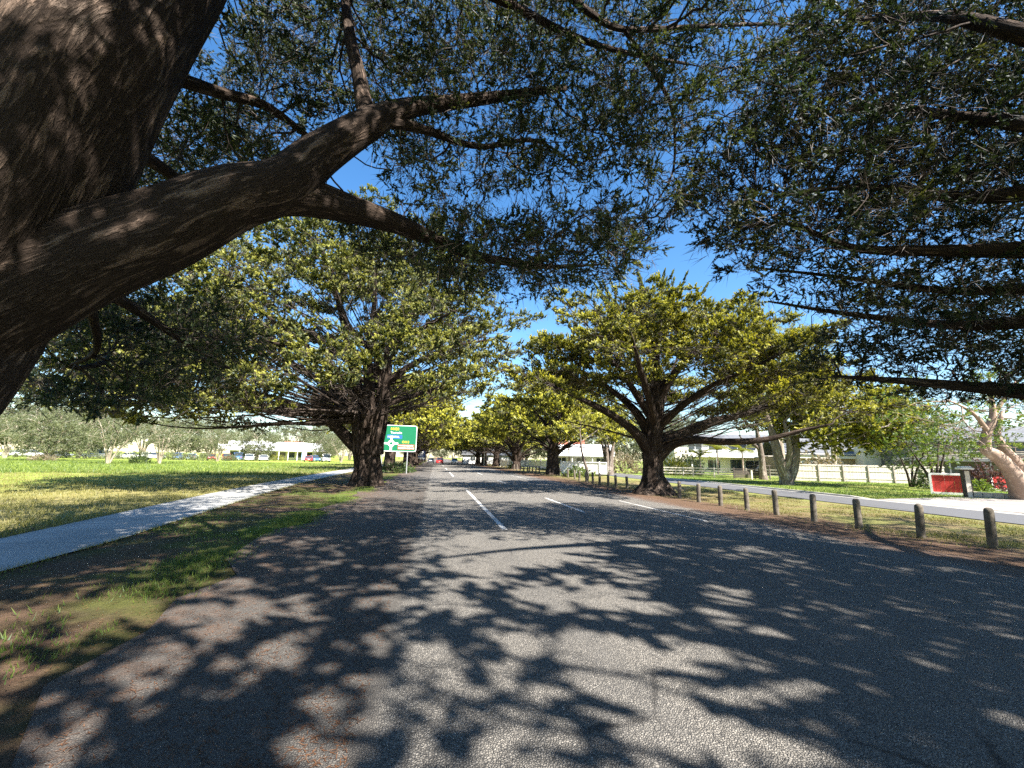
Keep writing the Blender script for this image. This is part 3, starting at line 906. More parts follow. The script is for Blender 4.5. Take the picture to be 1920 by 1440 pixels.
# left row, beyond: many-stemmed trunk in front of the green sign
def mid_left():
    rs = np.random.default_rng(303)
    base = (-3.85, 26.8, 0)
    root = thing("cypress_tree", "broad spreading cypress with fluted many-stemmed trunk beside the green road sign", "tree", base)
    paths = [
        [W(-3.9, 26.85, -.4, 1.5), W(-3.87, 26.8, .2, 1.02), W(-3.85, 26.8, 1.2, .86), S(686, 830, 25.4, .80), S(688, 795, 25.4, .66), S(690, 760, 25.4, .5)],
        [S(678, 850, 25.0, .55), S(676, 800, 25.1, .52), S(671, 750, 25.1, .42), S(664, 690, 25, .3), S(645, 610, 24.6, .2), S(625, 530, 24.2, .12), S(600, 450, 24, .05)],
        [S(702, 850, 25.2, .55), S(708, 800, 25.2, .54), S(717, 745, 25.3, .44), S(724, 690, 25.3, .35), S(740, 620, 25, .22), S(770, 540, 24.6, .13), S(800, 460, 24.3, .05)],
        [S(690, 800, 24.9, .4), S(692, 740, 24.6, .34), S(690, 670, 24, .25), S(700, 590, 23, .15), S(705, 500, 22.4, .06)],
        [S(668, 838, 25.2, .40), S(625, 797, 24.8, .29), S(580, 772, 24.2, .2), S(520, 747, 23.4, .14), S(440, 732, 22.4, .09), S(350, 725, 21.4, .04)],
        [S(668, 780, 25.3, .3), S(630, 735, 26, .2), S(560, 690, 27, .13), S(470, 650, 28, .07), S(380, 600, 29, .03)],
        [S(668, 740, 25.2, .25), S(610, 680, 24, .17), S(540, 620, 22.6, .1), S(450, 560, 21.2, .04)],
        [S(722, 720, 25.3, .25), S(780, 680, 25, .18), S(850, 650, 24.6, .12), S(930, 635, 24.2, .05)],
        [S(715, 760, 25.4, .22), S(780, 740, 26.4, .16), S(860, 715, 27.6, .1), S(950, 690, 29, .04)],
        [S(705, 700, 25, .22), S(740, 650, 22.5, .15), S(800, 610, 20.5, .1), S(860, 580, 19, .04)],
        [S(680, 740, 25, .22), S(640, 700, 22.8, .15), S(580, 660, 20.4, .1), S(500, 640, 18.6, .05)],
        [S(700, 720, 26, .25), S(710, 660, 28.5, .17), S(720, 600, 31, .09), S(730, 560, 33, .05)],
    ]
    def zb(rho, c):
        return 9.0 - 4.8 * rho - (1.4 if c[0] < -7 else 0) * rho + 1.2 * (c[0] > 2)
    cs = []
    A = plates(rs, 190, (-5.3, 26.4, 3.6), (13.6, 10.8, 9.8, 12.6), 0.68, zb, 1.6, 0.07, 80, cs, 1.25)
    low = ink(rs, [(150, 640), (330, 560), (480, 600), (540, 720), (430, 790), (330, 800), (200, 780)], 17, 23.5, 60)
    A = np.vstack([A, clump(rs, low, 34, 0.75, 0.14)])
    rays = ray_paths(rs, cs[:150] + list(low[:24]), (-3.9, 26.8), 4.2, 8.0, 0.55, .055)
    grown_tree(root, paths, 4, A, rs, D=0.42, dk=0.30, tip=0.009, e=2.3, spr=(8, 0.36), temps=T_MID, fmat=F_CYPM, trunk_mat=B_CYP, twig_mat=B_TWIG,
               tr_kw=dict(seg=36, sub=8, rough=0.05, flute=0.42, nfl=9), limb_kw=dict(seg=12, sub=6, rough=0.06, flute=0.06), leaf_r=1, puff=0.25, upb=0.6, jitter=0.2, origin=base, bend=0.4, rays=rays, ray_twig=(2, .9), level=1.2, thin=(0, 0, 0, 3.0, .4))

# right row: the umbrella tree among the bollards
def mid_right():
    rs = np.random.default_rng(404)
    base = (11.6, 21.7, 0)
    root = thing("cypress_tree", "umbrella shaped cypress with flared trunk standing in the row of bollards", "tree", base)
    paths = [
        [W(11.6, 21.7, -.4, 1.7), W(11.6, 21.7, .0, 1.22), W(11.6, 21.7, .4, .86), W(11.55, 21.7, .95, .60), S(1224, 870, 23, .54), S(1224, 825, 23, .55), S(1228, 780, 23, .45), S(1230, 740, 23, .40), S(1228, 700, 23, .28), S(1232, 640, 23.3, .18), S(1240, 580, 23.5, .08)],
        [S(1234, 855, 23, .40), S(1262, 832, 22.6, .29), S(1300, 825, 22, .22), S(1360, 828, 21.4, .18), S(1430, 825, 20.8, .14), S(1500, 808, 20.2, .09), S(1560, 795, 19.6, .04)],
        [S(1230, 845, 23, .46), S(1265, 822, 23, .37), S(1300, 805, 23, .3), S(1340, 790, 23.2, .24), S(1400, 775, 23.5, .16), S(1470, 750, 24, .1), S(1540, 735, 24.6, .05)],
        [S(1216, 842, 23, .36), S(1190, 810, 22.6, .25), S(1150, 780, 22, .2), S(1105, 755, 21.4, .14), S(1060, 735, 20.8, .09), S(1020, 715, 20.4, .04)],
        [S(1218, 815, 23, .3), S(1190, 770, 23.4, .22), S(1150, 735, 24, .15), S(1100, 700, 24.8, .09), S(1050, 680, 25.4, .04)],
        [S(1220, 780, 23, .25), S(1190, 735, 22.5, .18), S(1160, 690, 22, .12), S(1120, 640, 21.4, .06)],
        [S(1226, 760, 23, .28), S(1200, 700, 23.8, .18), S(1185, 640, 24.5, .1), S(1170, 590, 25, .05)],
        [S(1232, 750, 23, .28), S(1265, 700, 22.5, .2), S(1310, 650, 22, .12), S(1350, 590, 21.6, .06)],
        [S(1234, 800, 23, .25), S(1280, 760, 22, .18), S(1340, 720, 21, .12), S(1410, 690, 20, .07), S(1470, 660, 19.4, .04)],
        [S(1226, 790, 22.8, .25), S(1215, 740, 21, .18), S(1200, 690, 19, .12), S(1190, 650, 17.5, .06)],
        [S(1230, 780, 23.3, .25), S(1245, 740, 25, .18), S(1260, 700, 27, .12), S(1270, 670, 28.5, .06)],
    ]
    def zb(rho, c):
        return 7.9 - 3.1 * rho - 0.16 * max(0, c[0] - 12)
    cs = []
    A = plates(rs, 140, (12.3, 21.7, 3.8), (8.4, 9.4, 7.6, 6.9), 0.66, zb, 1.35, 0.05, 84, cs, 1.0)
    rays = ray_paths(rs, cs[:70], (11.55, 21.7), 2.7, 5.6, 0.5, .05)
    f = grown_tree(root, paths, 1, A, rs, D=0.32, dk=0.22, tip=0.008, e=2.3, spr=(8, 0.32), temps=T_MID, fmat=F_CYP, trunk_mat=B_CYP, twig_mat=B_TWIG,
               tr_kw=dict(seg=36, sub=8, rough=0.06, flute=0.28, nfl=8), limb_kw=dict(seg=12, sub=6, rough=0.06, flute=0.06), leaf_r=1, puff=0.25, upb=0.65, jitter=0.18, origin=base, bend=0.36, rays=rays, ray_twig=(2, .7), level=1.2, thin=(0, 0, 0, 3.0, .5))
    # upright leaders on the crown top
    n = 15
    P = np.stack([rs.uniform(-2.6, 2.6, n), rs.uniform(-2, 2, n), np.zeros(n)], -1) + np.array([-.4, 0, 10.75])
    P[:, 2] -= 0.10 * (P[:, 0] ** 2 + P[:, 1] ** 2)
    PP, DD, LL = [], [], []
    for p in P:
        d = norm(np.array([p[0] * 0.22, p[1] * 0.22, 1.0]) + rs.normal(0, .12, 3))
        for k in range(14):
            t = k / 14
            PP.append(p + d * t * 1.35 + rs.normal(0, 0.12 * (1 - t), 3)); DD.append(d + rs.normal(0, .3 * (1.1 - t), 3)); LL.append(0.5 * (1.1 - 0.5 * t))
    s = sprays(np.array(PP), np.array(DD), np.array(LL), T_MID, rs, "leader_shoots", F_CYPM, root)


def auto_limbs(rs, n, z0, z1, reach, rise, r0, droop=0.0):
    out = []
    for k in range(n):
        a = k * 2.4 + rs.uniform(-.3, .3)
        z = z0 + (z1 - z0) * k / max(1, n - 1)
        d = np.array([math.cos(a), math.sin(a), 0])
        q = reach * rs.uniform(0.75, 1.1) * (1 - 0.35 * k / n)
        h = rise * rs.uniform(0.7, 1.2) * (0.6 + 0.8 * k / n)
        out.append([tuple(np.array([0, 0, z]) + d * (q * t)) for t in (0.03, 0.25, 0.55, 1.0)])
        for m, t in enumerate((0.0, 0.45, 0.8, 1.0)):
            x, y, zz = out[-1][m]
            out[-1][m] = (x, y, zz + h * t + rs.normal(0, .05 * reach * 0.2), r0 * (1 - 0.25 * k / n) * (1, .62, .36, .12)[m])
    return out


def cypress_kind(seed, label, loc, H=10.0, Rr=7.0, np_=110, tz=2.4, group=None, forky=False):
    rs = np.random.default_rng(seed)
    root = thing("cypress_tree", label, "tree", loc, 0, group)
    paths = [[W(0, 0, -.4, 1.45), W(0, 0, .2, .98), W(0, .03, 1.1, .74), W(.05, 0, tz, .66), W(.1, 0, tz + 1.5, .42), W(.0, .1, H * 0.55, .26), W(0, 0, H * 0.8, .1)]]
    if forky:
        paths[0] = [W(0, 0, -.4, 1.3), W(0, 0, .3, .9), W(0, 0, .9, .7), W(0, .1, 1.5, .4), W(0, .2, 2.2, .2)]
    paths += auto_limbs(rs, 12 if not forky else 14, 0.9 if forky else tz * 0.8, tz + (0.6 if forky else 2.2), Rr * 0.75, H * 0.38, .30)
    cs = []
    A = plates(rs, int(np_ * .6), (0, 0, H * 0.30), (Rr, Rr, Rr, H * 0.70), 0.66, lambda rho, c: H * 0.66 - H * 0.32 * rho, 1.5, 0.06, 46, cs, 1.1)
    rays = ray_paths(rs, cs[:60], (0, 0), tz, tz + 2.6, 0.55, .07)
    grown_tree(root, paths, 1, A, rs, D=0.5, dk=0.36, tip=0.012, e=2.3, spr=(4, 0.72), temps=T_FAR, fmat=F_CYP, trunk_mat=B_CYP, twig_mat=B_TWIG,
               tr_kw=dict(seg=24, sub=5, rough=0.06, flute=0.24, nfl=8), limb_kw=dict(seg=9, sub=4, rough=0.05), leaf_r=1, puff=0.25, upb=0.5, jitter=0.2, bend=0.5, rays=rays, ray_twig=(2, 1.0))
    return root


def place_copy(src, loc, rz, sc, label, group=None):
    c = copy_tree(src)
    c.location = loc; c.rotation_euler = (0, 0, rz); c.scale = (sc[0], sc[0], sc[1])
    c['label'] = label
    if group: c['group'] = group
    return c


near_left(); near_right(); mid_left(); mid_right()
# the next tree of the right row stands behind the camera; its crown shades the foreground
def behind_right():
    rs = np.random.default_rng(606)
    root = thing("cypress_tree", "wide cypress behind the layered dark one, shading the near road", "tree", (11.6, -6.5, 0))
    paths = [[W(0, 0, -.4, 1.45), W(0, 0, .2, .98), W(0, .03, 1.1, .74), W(.05, 0, 2.6, .66), W(-.3, 0, 4.5, .5), W(-.8, .1, 6.5, .3), W(-1, 0, 9, .1)]]
    paths += auto_limbs(rs, 8, 2.4, 4.6, 4.5, 3.6, .24)
    A = plates(rs, 330, (-1.5, 1.0, 4.2), (10.5, 7.0, 8.0, 6.2), 0.45, lambda rho, c: 7.4 - 0.6 * rho, 1.15, 0.16, 22)
    sx = A[:, 0] + 11.6 - SUN_AZ[0] * A[:, 2] / math.tan(SUN_EL); sy = A[:, 1] - 6.5 - SUN_AZ[1] * A[:, 2] / math.tan(SUN_EL)
    gap = (sx > -0.9) & (sx < 2.4 + 0.12 * sy) & (sy > 1.5) & (sy < 11)
    A = A[~gap | (rs.uniform(0, 1, len(A)) < 0.10)]
    grown_tree(root, paths, 1, A, rs, D=0.5, dk=0.36, tip=0.012, e=2.3, spr=(5, 0.50), temps=T_FAR, fmat=F_CYPN, trunk_mat=B_CYP, twig_mat=B_TWIG,
               tr_kw=dict(seg=24, sub=5, rough=0.06, flute=0.24, nfl=8), limb_kw=dict(seg=9, sub=4, rough=0.05), leaf_r=1, puff=0.25, upb=0.4, jitter=0.2, bend=0.55)
    place_copy(root, (-5.6, -6.5, 0), math.pi, (.95, 1.0), "wide cypress behind the huge leaning one, on the path side")


behind_right()
GR = "cypresses receding along the avenue"
k1 = cypress_kind(11, "cypress on the right of the avenue, next beyond the umbrella shaped one", (13.6, 49.0, 0), 11.0, 8.6, 150, 2.6, GR)
k2 = cypress_kind(12, "cypress with splayed pale limbs forking low, right side of the avenue", (13.6, 72.0, 0), 12.0, 8.6, 140, 2.2, GR, True)
k3 = cypress_kind(13, "cypress just behind the green road sign, its trunks showing under the board", (-5.6, 57.0, 0), 13.0, 9.2, 160, 3.0, GR)
k2.rotation_euler.z = 0.8
place_copy(k3, (-4.6, 77, 0), 2.1, (1.05, 1.05), "cypress whose leaning trunk stands beside the blue sign", GR)
place_copy(k1, (13.0, 92, 0), 1.1, (1.0, 1.0), "cypress behind the low-forking one on the right side of the avenue", GR)
FARL = "distant cypress on the left side of the avenue beyond the blue sign"
FARR = "distant cypress on the right side of the avenue near its far end"
for i, (x, y, kk) in enumerate(((-4.2, 93, k1), (-4.4, 112, k3), (-4.6, 135, k2), (-4.0, 160, k3))):
    place_copy(kk, (x, y, 0), 1.7 * i + .5, (1.0, 1.0), FARL, "far left avenue cypresses")
for i, (x, y, kk) in enumerate(((11.8, 105, k3), (11.8, 120, k1), (11.4, 140, k2), (10.8, 162, k3))):
    place_copy(kk, (x, y, 0), 2.3 * i + 1.0, (0.95, 0.95), FARR, "far right avenue cypresses")

# ------------------------------------------------------------------ other trees, shrubs, palms
def ell(rs, n, C, ax, rmin=0.5):
    d = norm(rs.normal(0, 1, (n, 3)))
    return np.asarray(C) + d * np.asarray(ax) * (rs.uniform(rmin ** 3, 1, (n, 1)) ** (1 / 3))


def leafy_tree(name, label, cat, loc, seed, stems, blobs, fmat, bmat, D=0.5, dk=0.45, spr=(3, 0.5), temps=None, per=5, crad=0.4, group=None, tip=0.012, upb=0.2, hopn=2):
    rs = np.random.default_rng(seed)
    root = thing(name, label, cat, loc, 0, group)
    A = np.vstack([clump(rs, ell(rs, n, C, ax, rm), per, crad, 0.6) for n, C, ax, rm in blobs])
    grown_tree(root, stems, 1, A, rs, D=D, dk=dk, tip=tip, e=2.3, spr=spr, temps=temps or T_GUM, fmat=fmat, trunk_mat=bmat, twig_mat=bmat,
               tr_kw=dict(seg=12, sub=5, rough=0.06), limb_kw=dict(seg=8, sub=4, rough=0.05), leaf_r=hopn, puff=0.3, twig=(1, .4), upb=upb, jitter=0.3, bend=0.8)
    return root


def shrub(label, loc, r, h, fmat, seed, n=260, L=0.3, temps=None, group=None, cat="shrub", name="shrub"):
    rs = np.random.default_rng(seed)
    root = thing(name, label, cat, loc, 0, group)
    bm = bmesh.new()
    for k in range(7):
        a = k * 0.9 + rs.uniform(0, .5)
        add_cyl(bm, (0.05 * math.cos(a), 0.05 * math.sin(a), -0.1), (r * 0.55 * math.cos(a), r * .55 * math.sin(a), h * rs.uniform(.5, .8)), 0.03, 0.012, 5)
    o = bm_obj("stems", bm, B_TWIG, root); o['kind'] = 'stuff'
    d = norm(rs.normal(0, 1, (n, 3))); d[:, 2] = np.abs(d[:, 2]) * 1.0
    lump = 1 + 0.18 * np.sin(d[:, 0:1] * 5 + seed) * np.sin(d[:, 1:2] * 6) + rs.normal(0, .07, (n, 1))
    P = d * np.array([r, r, h]) * rs.uniform(0.55, 1.0, (n, 1)) * lump
    sprays(P, d + rs.normal(0, .5, (n, 3)) + [0, 0, .3], L * rs.uniform(.7, 1.3, n), temps or T_LEAF, rs, "foliage", fmat, root)
    return root


def palm(label, loc, h, seed, L=1.5):
    rs = np.random.default_rng(seed)
    root = thing("palm", label, "palm", loc)
    limb_mesh("trunk", [[W(0, 0, -.2, .14), W(.02, 0, h * .4, .11), W(.05, .03, h * .8, .10), W(.05, .03, h, .09)]], B_PINK, root, seg=8, sub=4, rough=.03)
    for k in range(11):
        a = k * 2.4; el0 = rs.uniform(0.5, 1.25)
        V, tint, tipv = [], [], []
        p = np.array([.05, .03, h]); dirh = np.array([math.cos(a), math.sin(a), 0])
        N = 16
        for i in range(N):
            t = i / N
            el = el0 - 1.5 * t
            d = dirh * math.cos(el) + np.array([0, 0, math.sin(el)])
            q = p + d * L / N
            side = np.array([-dirh[1], dirh[0], 0])
            for s in (-1, 1):
                l = 0.5 * L * math.sin(math.pi * (0.12 + 0.85 * t)) * 0.75
                tipp = p + side * s * l * 0.85 + d * l * .45 + np.array([0, 0, -.25 * l])
                V += [p, q, tipp]; tipv += [0.2, .2, .9]; tint += [rs.uniform(0, 1)] * 3
            p = q
        V = np.array(V)
        mesh_np("frond", V, [np.arange(len(V)).reshape(-1, 3)], F_PALM, root, False, {'tint': np.array(tint), 'tip': np.array(tipv)})
    return root


def on_ground(px, dep, z=0.0):
    """ground point in the direction of a photograph column at a given distance"""
    p = spot(px, 862, dep)
    return (float(p[0]), float(p[1]), z)


def fan(rs, n, h, spread, r0):
    out = []
    for k in range(n):
        a = k * 2.4 + rs.uniform(-.4, .4); s = spread * rs.uniform(.4, 1.1)
        c, q = math.cos(a), math.sin(a)
        out.append([W(.08 * c, .08 * q, -.2, r0), W(.25 * s * c, .25 * s * q, h * .3, r0 * .8), W(.6 * s * c, .6 * s * q, h * .65, r0 * .5), W(s * c, s * q, h, r0 * .15)])
    return out

# trees of the left field and behind the car park
rs5 = np.random.default_rng(55)
GF = "gum trees across the field"
ga = leafy_tree("gum_tree", "many-stemmed pale gum tree leaning several ways out of the field grass", "tree", on_ground(203, 57), 501, fan(rs5, 6, 4.6, 2.6, .13),
                [(110, (0, 0, 5.0), (3.6, 3.2, 2.6), .2)], F_GUM, B_GUM, per=6, dk=.35, spr=(3, .42), group=GF)
gb = leafy_tree("gum_tree", "clump of slender gum stems with low dark bush at its foot", "tree", on_ground(300, 62), 502, fan(rs5, 8, 4.2, 2.2, .10),
                [(110, (0, 0, 4.6), (3.4, 3.0, 2.2), .2)], F_GUM, B_GUM, per=6, dk=.35, spr=(3, .42), group=GF)
gc = leafy_tree("gum_tree", "bushy round gum tree with short trunk at the left of the field", "tree", on_ground(86, 68), 503, fan(rs5, 4, 4.0, 1.8, .16),
                [(210, (0, 0, 4.6), (4.6, 4.2, 3.8), .4)], F_GUM, B_GUM, per=6, dk=.35, spr=(4, .55), group=GF)
for px, d, src, sc, rz, lab in (
        (8, 80, gb, 1.25, .5, "gum tree with pale bare limbs at the edge of the white parked cars"),
        (145, 92, gc, 1.25, 1.9, "broad gum tree standing just in front of the parked cars"),
        (408, 90, gb, 1.05, 2.2, "small pale-stemmed gum tree in front of the red parked cars"),
        (480, 108, gc, .95, .4, "round gum tree in front of the clubhouse verandah"),
        (640, 104, ga, 1.0, 2.9, "slender gum tree just left of the fluted trunk, beside the path"),
        (612, 118, gc, .9, 3.1, "gum tree behind the white van at the end of the car park")):
    place_copy(src, on_ground(px, d), rz, (sc, sc), lab, GF)
BG = "tall trees behind the car park"
for px, d, src, sc, rz in ((-60, 128, gc, 2.0, .3), (40, 135, gc, 2.2, 2.2), (120, 150, ga, 2.4, 1.2), (190, 140, gc, 1.9, 4.0), (265, 150, gb, 2.3, 1.0),
                           (330, 138, gc, 1.6, 2.0), (390, 150, gc, 1.7, 5.0), (455, 165, gb, 2.0, .2), (540, 170, gc, 1.7, 1.1), (600, 165, gc, 1.6, 2.6), (655, 160, gb, 1.8, 3.3), (700, 150, gc, 1.6, 4.4)):
    place_copy(src, on_ground(px, d), rz, (sc, sc), "tall hazy gum tree in the row behind the car park", BG)
FB = "trees closing the far end of the avenue"
for px, d, src, sc, rz in ((770, 215, gc, 1.6, .3), (800, 235, ga, 1.7, 1.3), (828, 250, gc, 1.4, 2.3), (850, 240, gb, 1.8, .8), (876, 225, gc, 1.7, 3.9), (905, 215, gc, 1.8, 1.9)):
    place_copy(src, on_ground(px, d), rz, (sc, sc), "pale tree closing the view at the far end of the avenue", FB)
RB = "trees behind the houses"
for px, d, src, sc, rz in ((935, 150, gc, 1.8, .3), (985, 120, gc, 1.7, 1.0), (1050, 105, gc, 1.5, 2.0), (1120, 100, ga, 1.7, 2.4), (1180, 100, gc, 1.6, .6), (1260, 96, gc, 1.5, 4.0), (1560, 80, gc, 1.3, 2.2), (1700, 75, gc, 1.4, 1.3), (1790, 70, gb, 1.5, .2)):
    place_copy(src, on_ground(px, d), rz, (sc, sc), "gum tree rising behind the houses on the right", RB)
leafy_tree("eucalypt", "tall golden-leaved eucalypt rising behind the umbrella shaped cypress", "tree", on_ground(1470, 50), 520, fan(rs5, 4, 13, 3.6, .3),
           [(200, (0, 0, 13.5), (5.6, 5.2, 5.4), .3)], F_CYP, B_GUM, D=.7, dk=.6, per=5, crad=.6, spr=(4, .6), temps=T_GUM)
leafy_tree("eucalypt", "russet-tinged tree top behind the golden eucalypt", "tree", on_ground(1560, 60), 521, fan(rs5, 3, 12, 2.6, .25),
           [(60, (0, 0, 12.5), (3.4, 3.4, 4.2), .3)], F_DUST, B_GUM, D=.7, dk=.6, per=5, crad=.6, spr=(3, .55), temps=T_GUM)
# paperbarks on the lawn across the service road
def stems_px(base, ps):
    O = np.array([base[0], base[1], 0.0])
    return [[tuple(np.array(spot(a, b, d)) - O) + (r,) for a, b, d, r in p] for p in ps]
pb = gnd(1474, 909)
dp = float((pb - EYE) @ fw)
leafy_tree("paperbark", "twin-stemmed tree with flaking grey bark and golden drooping crown by the service road", "tree", (pb[0], pb[1], 0), 530, stems_px(pb, [
    [(1476, 913, dp, .62), (1472, 895, dp, .46), (1462, 865, dp, .40), (1454, 835, dp, .32), (1444, 800, dp, .24), (1430, 760, dp, .12)],
    [(1476, 905, dp, .46), (1486, 880, dp + .2, .44), (1490, 845, dp + .4, .40), (1492, 810, dp + .5, .3), (1505, 770, dp + .6, .15)],
    [(1470, 885, dp, .3), (1480, 855, dp - .3, .24), (1478, 825, dp - .6, .2), (1470, 790, dp - .8, .1)]]),
    [(200, (4.6, -1.5, 5.6), (6.2, 4.5, 2.7), .45), (90, (0, 0, 7.2), (4.2, 4.0, 2.2), .3)], F_CYP, B_PAPER, spr=(4, .55), per=7, dk=.3, D=.45, temps=T_FAR)
pb2 = gnd(1432, 899)
dp2 = float((pb2 - EYE) @ fw)
leafy_tree("paperbark", "single pale-trunked paperbark behind the twin-stemmed one, next to the low dark barrier", "tree", (pb2[0], pb2[1], 0), 531, stems_px(pb2, [
    [(1432, 903, dp2, .5), (1430, 885, dp2, .36), (1428, 860, dp2, .32), (1424, 835, dp2, .28), (1418, 800, dp2, .16)],
    [(1426, 845, dp2, .2), (1412, 832, dp2, .17), (1398, 830, dp2, .12), (1385, 815, dp2, .05)]]),
    [(60, (0, 0, 7.4), (3.6, 3.4, 2.4), .3)], F_DARKG, B_PAPER, spr=(3, .5), per=5)
pb3 = on_ground(1142, 52)
leafy_tree("paperbark", "stout brown multi-trunked tree beside the white fence", "tree", pb3, 532, fan(rs5, 5, 4.4, 1.4, .42),
           [(80, (0, 0, 6.0), (3.8, 3.6, 2.4), .3)], F_CYP, B_PAPER, spr=(3, .5), per=5)
sl = gnd(1100, 903)
dsl = float((sl - EYE) @ fw)
leafy_tree("slender_tree", "thin leaning bare-stemmed tree between the bollards and the white fence", "tree", (sl[0], sl[1], 0), 533, stems_px(sl, [
    [(1100, 906, dsl, .14), (1101, 885, dsl, .11), (1094, 860, dsl, .09), (1090, 840, dsl, .08), (1088, 815, dsl, .05)]]),
    [(24, (0, 0, 4.6), (1.7, 1.7, 1.0), .3)], F_CYP, B_PAPER, spr=(3, .4), per=5)
# leafy trees of the right-hand garden
pt = gnd(1921, 938)
dt = float((pt - EYE) @ fw)
leafy_tree("plane_tree", "leaning smooth pink-barked tree with fresh lime leaves beside the red panels", "tree", (pt[0], pt[1], 0), 540, stems_px(pt, [
    [(1926, 948, dt, .62), (1915, 915, dt, .50), (1893, 880, dt, .36), (1868, 855, dt, .32), (1848, 842, dt, .26), (1850, 815, dt, .22), (1862, 780, dt, .17), (1858, 745, dt, .10), (1855, 700, dt, .04)],
    [(1925, 900, dt + .3, .42), (1905, 868, dt + .4, .30), (1885, 845, dt + .5, .24), (1870, 815, dt + .6, .16), (1880, 770, dt + .6, .08)],
    [(1852, 810, dt, .14), (1830, 780, dt - .3, .1), (1800, 760, dt - .6, .06), (1775, 750, dt - .8, .03)],
    [(1862, 780, dt, .12), (1885, 745, dt, .09), (1905, 715, dt, .05)]]),
    [(150, np.array(spot(1850, 775, dt)) - np.array([pt[0], pt[1], 0]), (5.6, 4.0, 2.6), .1)], F_LIME, B_PINK, spr=(3, .36), per=4, temps=T_LEAF, D=.4, dk=.4, hopn=1)
for px, py, lab, sd, hh in ((1757, 922, "thin-stemmed green tree beside the clipped shrub and first red panel", 541, 4.6), (1710, 913, "airy green tree in front of the paling fence", 542, 4.4)):
    b = gnd(px, py)
    leafy_tree("garden_tree", lab, "tree", (b[0], b[1], 0), sd, fan(np.random.default_rng(sd), 4, hh * .85, 1.9, .10),
               [(95, (0, 0, hh * .78), (2.7, 2.5, 1.9), .2)], F_DARKG if sd == 542 else F_LIME, B_TWIG, spr=(3, .34), per=4, temps=T_LEAF, D=.36, dk=.34, hopn=1)
# shrubs and palms
shrub("plum-purple rounded shrub between the red panels", on_ground(1838, 33), 1.25, 2.1, F_PURP, 1, 420, .34)
shrub("dark green clipped shrub at the end of the first red panel", on_ground(1737, 34), .95, 1.5, F_DARKG, 2, 300, .3)
shrub("low leafy plant in front of the first red panel", on_ground(1775, 32.4), .7, .6, F_DARKG, 3, 160, .25)
shrub("low broad-leaved plant right of the letterbox pillar", on_ground(1830, 31.6), .7, .7, F_LIME, 4, 140, .3)
shrub("small yellow-green plant in front of the second red panel", on_ground(1888, 33.6), .7, .6, F_PALM, 5, 130, .25)
shrub("yellow-green bush behind the post and rail fence", on_ground(1263, 57), 1.8, 2.6, F_PALM, 6, 320, .5)
shrub("grey-green bush behind the post and rail fence", on_ground(1290, 58), 2.0, 3.2, F_GUM, 7, 320, .5)
shrub("dusty pink flowering bush beyond the white fence", on_ground(1170, 58), 2.4, 2.8, F_DUST, 8, 360, .5)
shrub("dark round bush at the foot of the stout brown tree", on_ground(1126, 49), .9, .9, F_DARKG, 9, 160, .35)
shrub("low scrubby bush under the green road sign", on_ground(742, 45.5), 1.7, 1.15, F_DARKG, 10, 300, .35)
shrub("scrub at the foot of the second road sign post", on_ground(765, 47), 0.8, .6, F_DARKG, 14, 120, .3)
shrub("dark low bush at the foot of the slender gum stems", on_ground(262, 61), 1.2, 1.1, F_DARKG, 11, 180, .4)
shrub("dry brown scrub under the bushy round gum tree", on_ground(80, 66), 1.7, 1.0, F_DUST, 12, 200, .4)
shrub("bright green weeds growing against the white fence", on_ground(1083, 44), 1.5, .9, F_LIME, 13, 260, .35)
shrub("grasses rising above the paling fence by the twin-stemmed paperbark", on_ground(1535, 50), 2.6, 2.6, F_DUST, 15, 240, .7)
shrub("orange and yellow garden bed before the clubhouse", on_ground(515, 112), 3.0, 1.5, F_PALM, 16, 220, .5)
shrub("small green bush leaning at the trunk base of the low-forking cypress", on_ground(965, 74), 1.2, 1.0, F_LIME, 17, 160, .4)
for i, (px, d, r, h) in enumerate(((30, 92, 2.4, 1.7), (110, 94, 2.0, 1.5), (160, 90, 2.6, 1.8), (215, 93, 2.0, 1.4), (262, 92, 2.4, 1.7), (318, 94, 1.8, 1.5), (352, 95, 1.6, 1.2), (388, 96, 2.2, 1.6), (432, 99, 1.6, 1.2))):
    shrub("low grey-green bush fringing the near edge of the car park", on_ground(px, d), r, h, F_GUM, 30 + i, 200, .55, T_GUM, "bushes along the car park edge")
palm("palm in front of the balcony, left of the glass doors", on_ground(1345, 66), 3.6, 1, 2.4)
palm("palm beside the corner of the two-storey house", on_ground(1392, 63), 3.4, 2, 2.2)
palm("leaning palm close to the post and rail fence", on_ground(1312, 60), 2.6, 3, 2.0)

# ------------------------------------------------------------------ bollards
M_TIMB = plain("weathered_bollard_timber", (0.145, 0.125, 0.100), .9, .45, 5.0, .1, 0, .6)
M_TIMBL = plain("pale_fence_timber", (0.50, 0.45, 0.38), .9, .3, 4.0, .1)
M_TIMBG = plain("grey_fence_timber", (0.33, 0.29, 0.25), .9, .3, 4.0, .1)
M_DARKT = plain("dark_stained_timber", (0.075, 0.062, 0.052), .8, .3)
M_WHITE = plain("white_paint", (0.78, 0.77, 0.74), .55, .06)
M_CREAM = plain("cream_render", (0.66, 0.60, 0.50), .8, .1, 2.0)
M_OCHRE = plain("ochre_brick", (0.34, 0.24, 0.12), .85, .25, 3.0)
M_GREYR = plain("grey_roof_tiles", (0.13, 0.135, 0.145), .85, .2, 2.0)
M_REDR = plain("terracotta_roof", (0.36, 0.13, 0.085), .8, .25, 2.0)
M_DKCLAD = plain("charcoal_cladding", (0.11, 0.115, 0.115), .7, .2)
M_GLASS = plain("dark_window_glass", (0.035, 0.045, 0.055), .08, .1, 1.0, .6, 0, 0.0)
M_GALV = plain("galvanised_steel", (0.45, 0.46, 0.47), .45, .15, 8.0, .5, .6)
